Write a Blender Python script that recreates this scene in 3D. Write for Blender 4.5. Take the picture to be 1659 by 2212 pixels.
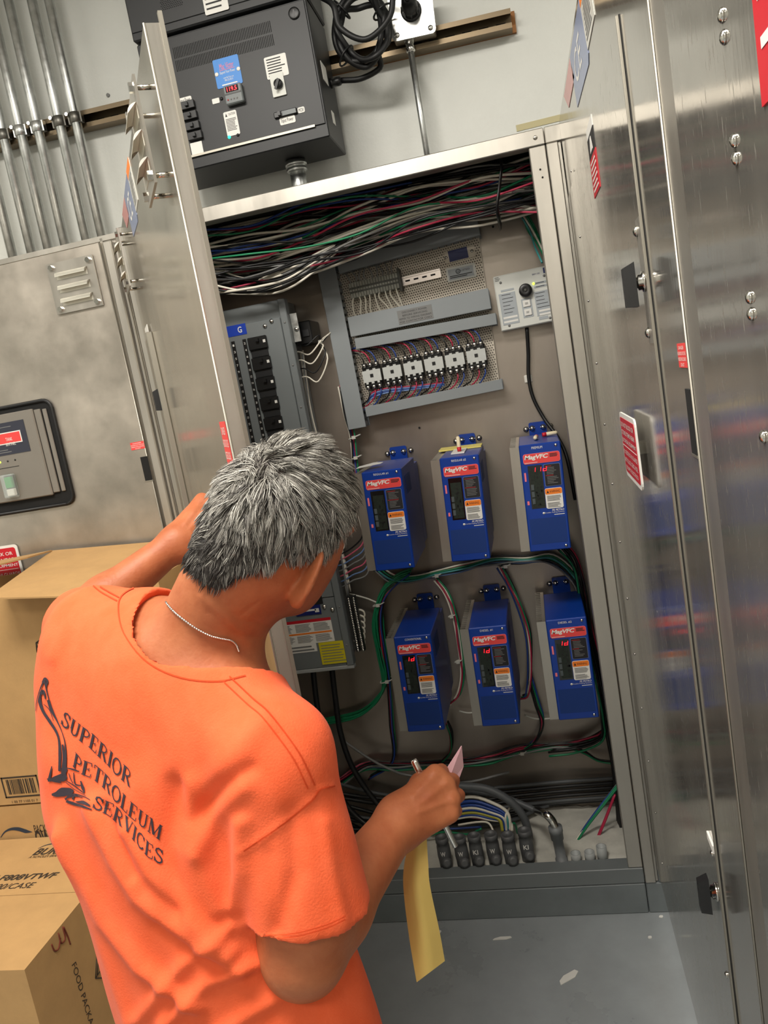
import bpy, bmesh, math, random
import numpy as np
from mathutils import Matrix, Vector
from mathutils.bvhtree import BVHTree
random.seed(7); rng = np.random.default_rng(11)
for o in list(bpy.data.objects): bpy.data.objects.remove(o)
SC = bpy.context.scene
COL = SC.collection
# ------------------------------------------------------------------ camera
# cabinet fronts stand in the plane Y = 0, floor Z = 0, the camera at X = 0
D = 2.15; ZC = 1.6452; FPX = 1701.6
R = np.array([[0.96964294, 0.17191587, -0.17388934],
              [-0.14095602, -0.18811456, -0.97197959],
              [-0.19980983, 0.96698389, -0.15817137]])
CAM = np.array([0., -D, ZC])
cd = bpy.data.cameras.new('camera'); cam = bpy.data.objects.new('camera', cd); COL.objects.link(cam)
cd.sensor_fit = 'HORIZONTAL'; cd.sensor_width = 36; cd.lens = FPX / 1659 * 36; cd.clip_start = .02
cam.matrix_world = Matrix(((R[0,0], -R[1,0], -R[2,0], CAM[0]), (R[0,1], -R[1,1], -R[2,1], CAM[1]),
                           (R[0,2], -R[1,2], -R[2,2], CAM[2]), (0, 0, 0, 1)))
SC.camera = cam
# ------------------------------------------------------------------ light
W = bpy.data.worlds.new('room_ambient'); SC.world = W; W.use_nodes = True
W.node_tree.nodes['Background'].inputs[0].default_value = (1, .97, .92, 1)
W.node_tree.nodes['Background'].inputs[1].default_value = .13
def area(name, loc, size, sy, power, col=(1, .95, .87), rot=(0, 0, 0)):
    l = bpy.data.lights.new(name, 'AREA'); l.shape = 'RECTANGLE'; l.size = size; l.size_y = sy; l.energy = power; l.color = col
    o = bpy.data.objects.new(name, l); COL.objects.link(o); o.location = loc; o.rotation_euler = rot; return o
area('ceiling_light', (-.75, -1.7, 3.28), 1.2, .6, 70)
area('ceiling_light', (1.3, -1.2, 3.28), 1.2, .5, 20)
area('ceiling_light', (-2.7, -1.4, 3.28), 1.2, .6, 20)
area('ceiling_light', (-.5, -3.7, 3.28), 1.2, .6, 30)
vs = SC.view_settings; vs.view_transform = 'Standard'; vs.look = 'None'; vs.exposure = .22; vs.gamma = 1; vs.use_curve_mapping = False
# ------------------------------------------------------------------ measuring: a point of the photograph on a real plane
def ray(x, y): return R.T @ np.array([(x - 829.5) / FPX, (y - 1106.) / FPX, 1.])
def at(x, y, Y=0.): r = ray(x, y); return CAM + r * ((Y + D) / r[1])
def atx(x, y, X): r = ray(x, y); return CAM + r * (X / r[0])
def atz(x, y, Z): r = ray(x, y); return CAM + r * ((Z - ZC) / r[2])
def dep(x, y, d): return CAM + ray(x, y) * d
def onpl(x, y, P, n): r = ray(x, y); return CAM + r * (np.dot(np.array(P) - CAM, n) / np.dot(r, n))
# ------------------------------------------------------------------ materials
def lin(c):
    c = np.array(c[:3]) / 255.; return tuple(np.where(c <= .04045, c / 12.92, ((c + .055) / 1.055) ** 2.4)) + (1.,)
MATS = {}
def mat(name, col, rough=.5, metal=0., var=0., vs=8., stretch=(1, 1, 1), bump=0., bs=60., emit=0., rvar=0., col2=None, spec=.5, bstretch=None, alpha=1., trans=0., sheen=0., sss=0., detail=6.):
    m = bpy.data.materials.new(name); m.use_nodes = True; nt = m.node_tree; N = nt.nodes; L = nt.links
    b = N['Principled BSDF']; c = lin(col)
    b.inputs['Base Color'].default_value = c; b.inputs['Roughness'].default_value = rough; b.inputs['Metallic'].default_value = metal
    b.inputs['Specular IOR Level'].default_value = spec
    if trans: b.inputs['Transmission Weight'].default_value = trans
    if alpha < 1: b.inputs['Alpha'].default_value = alpha
    if sheen: b.inputs['Sheen Weight'].default_value = sheen; b.inputs['Sheen Roughness'].default_value = .4
    if sss: b.inputs['Subsurface Weight'].default_value = sss; b.inputs['Subsurface Radius'].default_value = (.012, .005, .003); b.inputs['Subsurface Scale'].default_value = 1.
    if emit: b.inputs['Emission Color'].default_value = c; b.inputs['Emission Strength'].default_value = emit
    if var or bump or rvar or col2:
        tc = N.new('ShaderNodeTexCoord'); mp = N.new('ShaderNodeMapping'); L.new(tc.outputs['Object'], mp.inputs[0]); mp.inputs['Scale'].default_value = stretch
        nz = N.new('ShaderNodeTexNoise'); nz.inputs['Scale'].default_value = vs; nz.inputs['Detail'].default_value = detail; nz.inputs['Roughness'].default_value = .62; L.new(mp.outputs[0], nz.inputs[0])
        if var or col2:
            rp = N.new('ShaderNodeValToRGB'); e = rp.color_ramp.elements; e[0].position = .3; e[1].position = .7
            if col2: e[0].color = lin(col2); e[1].color = c
            else:
                e[0].color = tuple(v * (1 - var) for v in c[:3]) + (1,); e[1].color = tuple(min(1, v * (1 + var)) for v in c[:3]) + (1,)
            L.new(nz.outputs[0], rp.inputs[0]); L.new(rp.outputs[0], b.inputs['Base Color'])
            if emit: pass
        if rvar:
            mr = N.new('ShaderNodeMapRange'); mr.inputs[1].default_value = .3; mr.inputs[2].default_value = .7
            mr.inputs[3].default_value = max(.02, rough - rvar); mr.inputs[4].default_value = rough + rvar
            L.new(nz.outputs[0], mr.inputs[0]); L.new(mr.outputs[0], b.inputs['Roughness'])
        if bump:
            n2 = N.new('ShaderNodeTexNoise'); n2.inputs['Scale'].default_value = bs; n2.inputs['Detail'].default_value = 3
            m2 = N.new('ShaderNodeMapping'); L.new(tc.outputs['Object'], m2.inputs[0]); m2.inputs['Scale'].default_value = bstretch or stretch; L.new(m2.outputs[0], n2.inputs[0])
            bp = N.new('ShaderNodeBump'); bp.inputs['Strength'].default_value = bump; bp.inputs['Distance'].default_value = .002
            L.new(n2.outputs[0], bp.inputs['Height']); L.new(bp.outputs[0], b.inputs['Normal'])
    MATS[name] = m; return m
mat('wall_paint', (216, 217, 211), .55, var=.05, vs=3, bump=.35, bs=110)
mat('ceiling_paint', (222, 220, 214), .8, var=.02)
mat('floor_paint', (150, 155, 158), .32, var=.16, vs=3.2, rvar=.1, bump=.08, bs=40)
mat('alu_frame', (188, 183, 174), .36, .85, var=.12, vs=7, stretch=(1, 1, .15), rvar=.1, bump=.06, bs=90)
mat('alu_sheet', (188, 180, 169), .4, .85, var=.22, vs=5, rvar=.1, bump=.05, bs=30, detail=9)
mat('alu_door', (206, 200, 188), .19, .92, var=.08, vs=6, stretch=(1, 1, .12), rvar=.07, bump=.03, bs=50)
mat('alu_mirror', (186, 182, 174), .12, .82, var=.14, vs=9, stretch=(1, 1, .2), rvar=.07, bump=.05, bs=160, detail=10)
mat('alu_back', (164, 154, 144), .36, .8, var=.14, vs=3, stretch=(1, 1, .4), rvar=.08)
mat('alu_edge', (168, 163, 152), .45, .9)
mat('louvre', (226, 222, 208), .35, .35)  # paler than its plate: the ceiling-light highlight is painted into the colour
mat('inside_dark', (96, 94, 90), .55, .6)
mat('galv', (204, 206, 204), .38, 1, var=.18, vs=30, rvar=.1)
mat('galv_dark', (120, 118, 112), .42, 1, var=.15, vs=25)
mat('strut_bronze', (122, 108, 88), .42, 1, var=.15, vs=12, stretch=(.2, 1, 1))
mat('chrome', (220, 218, 212), .16, 1)
mat('box_steel', (196, 196, 192), .28, 1, var=.12, vs=20)
mat('black_powder', (27, 28, 30), .46, var=.18, vs=4)
mat('black_plastic', (19, 19, 20), .38)
mat('black_rubber', (15, 15, 16), .5)
mat('black_matte', (6, 6, 6), .8)
mat('grey_paint', (112, 117, 118), .45, var=.05, vs=5)
mat('plinth_paint', (112, 118, 120), .5, var=.12, vs=9)
mat('duct_grey', (134, 139, 141), .5, var=.03)
mat('pvc_grey', (118, 121, 123), .45, var=.06)
mat('pvc_light', (160, 163, 162), .5)
mat('seal_grey', (98, 99, 100), .5, .3, var=.1, vs=30)
mat('white_panel', (214, 215, 208), .5)
mat('white_label', (228, 226, 220), .5)
mat('white_plastic', (225, 222, 212), .45)
mat('grey_label', (168, 174, 178), .5)
mat('ink_grey', (120, 120, 118), .6)
mat('ink_black', (28, 26, 28), .6)
mat('ink_red', (178, 40, 44), .5)
mat('drive_blue', (6, 54, 144), .34, var=.06, vs=4)
mat('drive_blue_perf', (6, 48, 116), .5)
mat('navy', (16, 30, 100), .4)
mat('sign_blue', (10, 122, 206), .4)
mat('label_blue', (18, 60, 172), .4)
mat('label_bluegrey', (104, 122, 166), .35)
mat('decal_blue_glare', (128, 140, 172), .25)  # blue paled: reflection at a grazing angle painted into the colour
mat('decal_red_glare', (206, 138, 134), .25)  # red paled the same way, the glossy glare painted in
mat('decal_white', (206, 204, 196), .25)
mat('red_label', (226, 70, 68), .42)
mat('red_sign', (196, 24, 40), .4)
mat('pink_tag', (236, 120, 130), .5)
mat('orange_label', (238, 128, 40), .45)
mat('yellow_label', (216, 200, 30), .5)
mat('yellow_bracket', (226, 210, 110), .5)
mat('led_red', (255, 26, 40), .4, emit=2.6)
mat('led_green', (40, 225, 170), .4, emit=2.2)
mat('led_lime', (196, 240, 60), .4, emit=3)
mat('pcb', (24, 34, 26), .45, var=.5, vs=160)
mat('pcb_part', (74, 82, 84), .5)
mat('smoked', (16, 16, 18), .12, spec=.6)
mat('screen', (52, 54, 66), .2)
mat('steel_grey', (150, 144, 136), .42, .6, var=.04)
mat('clear', (205, 215, 212), .12, alpha=.35)
mat('green_button', (26, 150, 62), .35)
mat('perf_panel', (204, 195, 180), .5, .3)
mat('perf_hole', (96, 90, 82), .8)
mat('terminal', (156, 156, 146), .55, var=.1, vs=50)
mat('terminal_dark', (78, 78, 72), .6)
mat('contactor_grey', (190, 192, 188), .5, var=.06, vs=60)
mat('din_rail', (206, 196, 190), .25, 1)
mat('foam', (206, 203, 192), .85, var=.12, vs=14, bump=.5, bs=30)
mat('wire_black', (20, 20, 21), .42); mat('wire_white', (232, 226, 210), .45); mat('wire_green', (24, 128, 84), .42)
mat('wire_red', (178, 40, 72), .42); mat('wire_blue', (34, 66, 140), .42); mat('wire_grey', (130, 130, 128), .5)
mat('wire_yellow', (170, 164, 60), .45); mat('wire_teal', (66, 150, 150), .42); mat('wire_pink', (206, 96, 120), .45)
mat('cable_grey', (84, 87, 89), .5); mat('tie', (206, 204, 194), .5); mat('wire_sky', (112, 140, 186), .45)
mat('cardboard', (180, 142, 92), .8, var=.07, vs=14, bump=.12, bs=120)
mat('cardboard_edge', (206, 178, 132), .8)
mat('box_ink', (52, 42, 32), .8); mat('box_ink_blue', (40, 50, 66), .8); mat('marker_red', (108, 42, 24), .8)
mat('skin', (180, 110, 72), .5, col2=(156, 84, 50), vs=18, bump=.22, bs=170, sss=.12, spec=.35)
mat('shirt', (240, 107, 67), .85, col2=(232, 96, 55), vs=24, bump=.25, bs=420, sheen=.06, spec=.15)
mat('shirt_rib', (236, 94, 50), .85, bump=.3, bs=300, spec=.15)
mat('stitch', (206, 66, 16), .9)
mat('print_ink', (44, 34, 44), .8)
mat('denim', (52, 62, 84), .85, var=.15, vs=30)
mat('shoe', (60, 46, 36), .6)
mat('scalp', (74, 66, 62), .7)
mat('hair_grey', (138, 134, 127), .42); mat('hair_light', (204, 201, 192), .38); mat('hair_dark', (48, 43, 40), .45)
mat('hair_arm', (70, 48, 34), .5)
mat('silver', (230, 228, 222), .2, 1); mat('eye', (220, 215, 205), .2)
mat('paper_yellow', (226, 196, 112), .75, var=.03); mat('card_pink', (214, 168, 176), .7)
mat('wood', (146, 96, 48), .7, var=.25, vs=10, stretch=(.2, 1, 1)); mat('tape_tan', (190, 180, 140), .7)
mat('glue', (214, 206, 170), .5); mat('cream', (228, 214, 180), .5)
# ------------------------------------------------------------------ mesh helpers
def V3(a): return np.array(a, dtype=float)
def nrm(a): a = V3(a); return a / (np.linalg.norm(a) + 1e-12)
def frame(o, ux, uz=None, uy=None):
    """matrix with the given origin, x axis and (about) z axis"""
    ux = nrm(ux)
    if uz is None: uz = np.cross(ux, nrm(uy))
    uz = nrm(V3(uz) - np.dot(uz, ux) * ux); uy = np.cross(uz, ux)
    return Matrix(((ux[0], uy[0], uz[0], o[0]), (ux[1], uy[1], uz[1], o[1]), (ux[2], uy[2], uz[2], o[2]), (0, 0, 0, 1)))
class MB:
    def __init__(s): s.v = []; s.f = []; s.m = []; s.sm = []
    def add(s, vs, fs, m=0, smooth=False):
        k = len(s.v); s.v += [tuple(map(float, p)) for p in vs]
        for f in fs: s.f.append(tuple(i + k for i in f)); s.m.append(m); s.sm.append(smooth)
        return s
    def box(s, x0, x1, y0, y1, z0, z1, m=0, bev=0.):
        if bev > 0:
            bev = min(bev, .45 * min(x1 - x0, y1 - y0, z1 - z0)); vs = []
            bx, by, bz = x0 + bev, y0 + bev, z0 + bev; cx, cy, cz = x1 - bev, y1 - bev, z1 - bev
            idx = {}
            for ix, X in enumerate((bx, cx)):
                for iy, Y in enumerate((by, cy)):
                    for iz, Z in enumerate((bz, cz)):
                        idx[ix, iy, iz, 0] = len(vs); vs.append(((x0, x1)[ix], Y, Z))
                        idx[ix, iy, iz, 1] = len(vs); vs.append((X, (y0, y1)[iy], Z))
                        idx[ix, iy, iz, 2] = len(vs); vs.append((X, Y, (z0, z1)[iz]))
            fs = []
            I = idx
            for a, (p, q) in ((0, (1, 2)), (1, (2, 0)), (2, (0, 1))):
                for e in (0, 1):
                    def key(u, w):
                        t = [0, 0, 0]; t[a] = e; t[p] = u; t[q] = w; return I[t[0], t[1], t[2], a]
                    q4 = [key(0, 0), key(1, 0), key(1, 1), key(0, 1)]
                    fs.append(q4 if e else q4[::-1])
            for a, (p, q) in ((0, (1, 2)), (1, (2, 0)), (2, (0, 1))):
                for e in (0, 1):
                    for g in (0, 1):
                        def k2(u, w):
                            t = [0, 0, 0]; t[a] = u; t[p] = e; t[q] = g; return I[t[0], t[1], t[2], w]
                        q4 = [k2(0, p), k2(0, q), k2(1, q), k2(1, p)]
                        fs.append(q4 if (e == g) else q4[::-1])
            for ix in (0, 1):
                for iy in (0, 1):
                    for iz in (0, 1):
                        t = [I[ix, iy, iz, 0], I[ix, iy, iz, 1], I[ix, iy, iz, 2]]
                        fs.append(t if (ix + iy + iz) % 2 else t[::-1])
            return s.add(vs, fs, m)
        return s.add([(x0, y0, z0), (x1, y0, z0), (x1, y1, z0), (x0, y1, z0), (x0, y0, z1), (x1, y0, z1), (x1, y1, z1), (x0, y1, z1)],
                     [(0, 3, 2, 1), (4, 5, 6, 7), (0, 1, 5, 4), (1, 2, 6, 5), (2, 3, 7, 6), (3, 0, 4, 7)], m)
    def cyl(s, a, b, r, r2=None, n=14, m=0, caps=True, smooth=True):
        a = V3(a); b = V3(b); r2 = r if r2 is None else r2; d = nrm(b - a); u = nrm(np.cross(d, (0, 0, 1) if abs(d[2]) < .9 else (1, 0, 0))); w = np.cross(d, u)
        vs = []
        for p, q in ((a, r), (b, r2)):
            for i in range(n):
                t = 2 * math.pi * i / n; vs.append(p + q * (math.cos(t) * u + math.sin(t) * w))
        s.add(vs, [(i, (i + 1) % n, n + (i + 1) % n, n + i) for i in range(n)], m, smooth)
        if caps:
            k = len(s.v) - 2 * n; s.f.append(tuple(k + i for i in range(n))[::-1]); s.m.append(m); s.sm.append(False)
            s.f.append(tuple(k + n + i for i in range(n))); s.m.append(m); s.sm.append(False)
        return s
    def lathe(s, a, d, prof, n=16, m=0):
        a = V3(a); d = nrm(d); u = nrm(np.cross(d, (0, 0, 1) if abs(d[2]) < .9 else (1, 0, 0))); w = np.cross(d, u); vs = []
        for h, r in prof:
            for i in range(n):
                t = 2 * math.pi * i / n; vs.append(a + d * h + r * (math.cos(t) * u + math.sin(t) * w))
        fs = []
        for j in range(len(prof) - 1):
            for i in range(n): fs.append((j * n + i, j * n + (i + 1) % n, (j + 1) * n + (i + 1) % n, (j + 1) * n + i))
        fs.append(tuple(range(n))[::-1]); fs.append(tuple((len(prof) - 1) * n + i for i in range(n)))
        return s.add(vs, fs, m, True)
    def dome(s, c, d, r, h=None, m=0, n=10):
        h = h or r * .7
        return s.lathe(c, d, [(0, r), (h * .45, r * .9), (h * .8, r * .62), (h, r * .15)], n, m)
    def hexb(s, c, d, r, h, m=0): return s.cyl(c, V3(c) + nrm(d) * h, r, n=6, m=m, smooth=False)
    def tube(s, pts, r, n=8, m=0, caps=True, flat=1.):
        P = np.array(pts, float); K = len(P); T = np.gradient(P, axis=0); T /= np.linalg.norm(T, axis=1)[:, None] + 1e-12
        u = np.cross(T[0], (0, 0, 1) if abs(T[0][2]) < .9 else (1, 0, 0)); u = nrm(u); vs = []
        rr = np.broadcast_to(np.array(r, float), (K,))
        for k in range(K):
            u = nrm(u - np.dot(u, T[k]) * T[k]); w = np.cross(T[k], u)
            for i in range(n):
                t = 2 * math.pi * i / n; vs.append(P[k] + rr[k] * (math.cos(t) * u * flat + math.sin(t) * w))
        fs = [(k * n + i, k * n + (i + 1) % n, (k + 1) * n + (i + 1) % n, (k + 1) * n + i) for k in range(K - 1) for i in range(n)]
        s.add(vs, fs, m, True)
        if caps:
            b = len(s.v) - K * n; s.f.append(tuple(b + i for i in range(n))[::-1]); s.m.append(m); s.sm.append(False)
            s.f.append(tuple(b + (K - 1) * n + i for i in range(n))); s.m.append(m); s.sm.append(False)
        return s
    def prism(s, poly, y0, y1, m=0):
        """polygon in local x,z extruded along y"""
        n = len(poly); vs = [(x, y0, z) for x, z in poly] + [(x, y1, z) for x, z in poly]
        return s.add(vs, [tuple(range(n)), tuple(range(2 * n - 1, n - 1, -1))] + [(i, n + i, n + (i + 1) % n, (i + 1) % n) for i in range(n)], m)
    def plate(s, P, n, t, m=0):
        """four points extruded by -n*t (plate with its front at the points)"""
        P = [V3(p) for p in P]; n = nrm(n); k = len(P); B = [p - n * t for p in P]
        return s.add(P + B, [tuple(range(k)), tuple(range(2 * k - 1, k - 1, -1))] + [(i, k + i, k + (i + 1) % k, (i + 1) % k) for i in range(k)], m)
    def mesh(s, name, mats, origin=None):
        me = bpy.data.meshes.new(name); V = np.array(s.v, float)
        if origin is not None: V = V - np.array(origin)
        me.from_pydata([tuple(p) for p in V], [], s.f)
        for q in (mats if isinstance(mats, (list, tuple)) else [mats]): me.materials.append(MATS[q] if isinstance(q, str) else q)
        me.polygons.foreach_set('material_index', s.m); me.polygons.foreach_set('use_smooth', s.sm); me.update(); return me
    def part(s, name, mats, parent, label=None, kind=None):
        o = bpy.data.objects.new(name, s.mesh(name, mats)); COL.objects.link(o); o.parent = parent
        if label: o['label'] = label
        if kind: o['kind'] = kind
        return o
    def thing(s, name, mats, label, cat, group=None, kind=None):
        V = np.array(s.v); c = np.array([(V[:, 0].min() + V[:, 0].max()) / 2, (V[:, 1].min() + V[:, 1].max()) / 2, V[:, 2].min()])
        o = bpy.data.objects.new(name, s.mesh(name, mats, c)); COL.objects.link(o); o.location = c
        return tag(o, label, cat, group, kind)
    def struct(s, name, mats):
        o = bpy.data.objects.new(name, s.mesh(name, mats)); COL.objects.link(o); o['kind'] = 'structure'; return o
def tag(o, label, cat, group=None, kind=None):
    o['label'] = label; o['category'] = cat
    if group: o['group'] = group
    if kind: o['kind'] = kind
    return o
def empty(name, M, label, cat, group=None):
    o = bpy.data.objects.new(name, None); COL.objects.link(o); o.empty_display_size = .05
    o.matrix_world = M if isinstance(M, Matrix) else Matrix.Translation(Vector(M)); return tag(o, label, cat, group)
def bz(name, mats, parent, *a, **k): return MB().box(*a, **k).part(name, mats, parent)
def rrect(x0, x1, z0, z1, r, n=4):
    out = []
    for cx, cz, a0 in ((x1 - r, z0 + r, -90), (x1 - r, z1 - r, 0), (x0 + r, z1 - r, 90), (x0 + r, z0 + r, 180)):
        for i in range(n + 1):
            t = math.radians(a0 + 90 * i / n); out.append((cx + r * math.cos(t), cz + r * math.sin(t)))
    return out
def spline(pts, n=8):
    P = [V3(p) for p in pts]; P = [2 * P[0] - P[1]] + P + [2 * P[-1] - P[-2]]; out = []
    for i in range(1, len(P) - 2):
        for k in range(n):
            t = k / n; a, b, c, d = P[i - 1:i + 3]
            out.append(.5 * ((2 * b) + (c - a) * t + (2 * a - 5 * b + 4 * c - d) * t * t + (3 * b - a - 3 * c + d) * t ** 3))
    return out + [P[-2]]
TXT = {}
def textmesh(body, shear=0., bold=0., sp=1.):
    k = (body, shear, bold, sp)
    if k not in TXT:
        c = bpy.data.curves.new('t', 'FONT'); c.body = body; c.size = 1; c.shear = shear; c.offset = bold; c.space_character = sp; c.resolution_u = 3
        o = bpy.data.objects.new('t', c); me = o.to_mesh()
        V = np.array([v.co[:2] for v in me.vertices]); F = [tuple(p.vertices) for p in me.polygons]
        o.to_mesh_clear(); bpy.data.objects.remove(o); bpy.data.curves.remove(c); TXT[k] = (V, F)
    return TXT[k]
def text(mb, body, x0, x1, z0, z1, y=0., m=0, shear=0., bold=0., sp=1., fit=True, mp=None):
    """flat lettering filling x0..x1, z0..z1 in the local x,z plane (facing -y)"""
    V, F = textmesh(body, shear, bold, sp)
    if not len(V): return mb
    a = V.min(0); b = V.max(0); q = (V - a) / (b - a)
    P = [(x0 + (x1 - x0) * u, y, z0 + (z1 - z0) * w) for u, w in q]
    if mp: P = [mp(*p) for p in P]
    return mb.add(P, F, m)
def bars(mb, x0, x1, z0, z1, n, y=0., m=0, fill=.5, ragged=.25):
    """rows of small print too fine to read"""
    h = (z1 - z0) / n
    for i in range(n):
        zc = z1 - (i + .5) * h; e = x1 - (x1 - x0) * random.random() * ragged
        mb.add([(x0, y, zc - h * fill / 2), (e, y, zc - h * fill / 2), (e, y, zc + h * fill / 2), (x0, y, zc + h * fill / 2)], [(0, 1, 2, 3)], m)
    return mb
def qframe(tl, tr, bl, Y):
    """frame of a device whose front's top-left, top-right and bottom-left corners are seen at these points on plane Y.
    local x right, y into the wall, z up, origin at the front's bottom-left; returns matrix, width, height"""
    a = at(*tl, Y); b = at(*tr, Y); c = at(*bl, Y); ux = nrm(b - a); uz = np.array([-ux[2], 0, ux[0]])
    h = np.dot(a - c, uz); w = np.linalg.norm(b - a); o = a - uz * h
    return frame(o, ux, uz), w, h
def part_w(mb, name, mats, parent, label=None, kind=None):
    """a part whose shape is given in world coordinates under an unrotated parent"""
    o = bpy.data.objects.new(name, mb.mesh(name, mats, parent.location)); COL.objects.link(o); o.parent = parent
    if label: o['label'] = label
    if kind: o['kind'] = kind
    return o
def mirror_scratched(name, col, rough):
    m = mat(name, col, rough, .8, var=.1, vs=9, stretch=(1, 1, .2), rvar=.05, bump=.04, bs=140)
    nt = m.node_tree; N = nt.nodes; L = nt.links; b = N['Principled BSDF']; tc = N['Texture Coordinate']
    mp = N.new('ShaderNodeMapping'); mp.inputs['Scale'].default_value = (210, 1, 26); L.new(tc.outputs['Object'], mp.inputs[0])
    nz = N.new('ShaderNodeTexNoise'); nz.inputs['Scale'].default_value = 1.2; nz.inputs['Detail'].default_value = 2; L.new(mp.outputs[0], nz.inputs[0])
    r = N.new('ShaderNodeValToRGB'); r.color_ramp.elements[0].position = .62; r.color_ramp.elements[1].position = .72; L.new(nz.outputs[0], r.inputs[0])
    pre = b.inputs['Roughness'].links[0].from_socket
    mx = N.new('ShaderNodeMath'); mx.operation = 'MULTIPLY_ADD'; mx.inputs[1].default_value = .3; L.new(r.outputs[0], mx.inputs[0]); L.new(pre, mx.inputs[2]); L.new(mx.outputs[0], b.inputs['Roughness'])
    return m
mirror_scratched('alu_scratched', (184, 180, 172), .13)
YB, YW = .38, .43         # cabinet back panel, room wall
ZT, ZB, ZP = 2.198, .149, .097
XL, XR = -1.056, .1275    # main cabinet
# ---- room
MB().box(-3.6, 2.7, -4.6, YW + .1, -.05, 0).struct('floor', 'floor_paint')
MB().box(-3.6, 2.7, YW, YW + .1, 0, 3.4).struct('wall_back', 'wall_paint')
MB().box(-3.7, -3.6, -4.6, YW + .1, 0, 3.4).struct('wall_left', 'wall_paint')
MB().box(2.7, 2.8, -4.6, YW + .1, 0, 3.4).struct('wall_right', 'wall_paint')
MB().box(-3.7, 2.8, -4.7, -4.6, 0, 3.4).struct('wall_front', 'wall_paint')
MB().box(-3.7, 2.8, -4.7, YW + .1, 3.3, 3.4).struct('ceiling', 'ceiling_paint')
# ---- cabinets
def screws(parent, pts, d, r, name='screw', m='chrome'):
    for p in pts: part_w(MB().dome(p, d, r), name, m, parent)
def door_skin(cab, M, L, z0, z1, t, mats=('alu_door', 'alu_edge', 'alu_frame')):
    """a folded sheet door: face, returned edges and an inner lip; local x from the hinge, y inwards, z up"""
    mb = MB()
    mb.box(0, L, 0, .003, z0, z1, 0)
    mb.box(L - .003, L, .003, t, z0, z1, 2); mb.box(0, .003, .003, t, z0, z1, 2)
    mb.box(.003, L - .003, .003, t, z1 - .003, z1, 2); mb.box(.003, L - .003, .003, t, z0, z0 + .003, 2)
    mb.box(L - .004, L + .004, t - .004, t + .002, z0, z1 + .014, 1)
    mb.box(L - .022, L - .003, t - .003, t, z0, z1, 2)
    mb.cyl((L - .0005, .0005, z0), (L - .0005, .0005, z1), .0018, n=8, m=1)
    o = bpy.data.objects.new('door', mb.mesh('door', list(mats))); COL.objects.link(o); o.parent = cab
    o.matrix_local = Matrix.Translation(-Vector(cab.location)) @ M; return o
def vent(door, x0, x1, z0, z1, so=.012, name='vent_plate'):
    mb = MB().box(x0, x1, -so - .004, -so, z0, z1, 0)
    w = x1 - x0; h = z1 - z0
    for i in range(3):
        zc = z1 - h * (.26 + .255 * i); a, b = x0 + w * .17, x1 - w * .17; r = h * .085
        vs = []; n = 6
        # a pressed louvre: half-open hood, open below
        for k in range(n + 1):
            t = math.pi * .5 * k / n; e = r * math.sin(t) * .8
            for xx in (a - r * .2 + e * .4, b + r * .2 - e * .4): vs.append((xx, -so - .004 - r * 1.15 * math.sin(t), zc + r * 1.1 * math.cos(t) - r * .4))
        mb.add(vs, [(2 * k, 2 * k + 1, 2 * k + 3, 2 * k + 2) for k in range(n)], 1, True)
        for e in (0, 1):
            k0 = len(mb.v) - 2 * (n + 1); mb.f.append(tuple(k0 + 2 * k + e for k in range(n + 1))); mb.m.append(0); mb.sm.append(False)
        mb.box(a, b, -so - .0046, -so - .004, zc - r, zc + r * .5, 1)
    o = mb.part(name, ['alu_frame', 'louvre'], door)
    for x in (x0 + w * .1, x1 - w * .1):
        for z in (z0 + h * .09, z1 - h * .09):
            b = MB().hexb((x, -so - .004, z), (0, -1, 0), .0075, .007); b.cyl((x, 0, z), (x, -so, z), .004, n=8); b.part('bolt', 'chrome', door)
    return o
def flat(name, mats, parent, poly, y0, y1, label=None): return MB().prism(poly, y0, y1).part(name, mats, parent, label)
def rc(x0, x1, z0, z1): return [(x0, z0), (x1, z0), (x1, z1), (x0, z1)]
def danger_label(door, x0, x1, z0, z1):
    mb = MB().prism(rc(x0, x1, z0, z1), -.0012, -.0002)
    for i, (t, k) in enumerate((('DANGER', .62), ('HAZARDOUS VOLTAGE', .95), ('INSIDE ENCLOSURE', .9), ('480 VOLTS', .4))):
        h = (z1 - z0) / 4.6; zc = z1 - (i + .75) * h * 1.08; w = (x1 - x0) * k / 2; c = (x0 + x1) / 2
        text(mb, t if i != 3 else 'DO NOT', c - w, c + w, zc - h * .33, zc + h * .33, -.0016, 1)
    return mb.part('danger_label', ['red_label', 'white_label'], door, 'small red danger label with white print')
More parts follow.
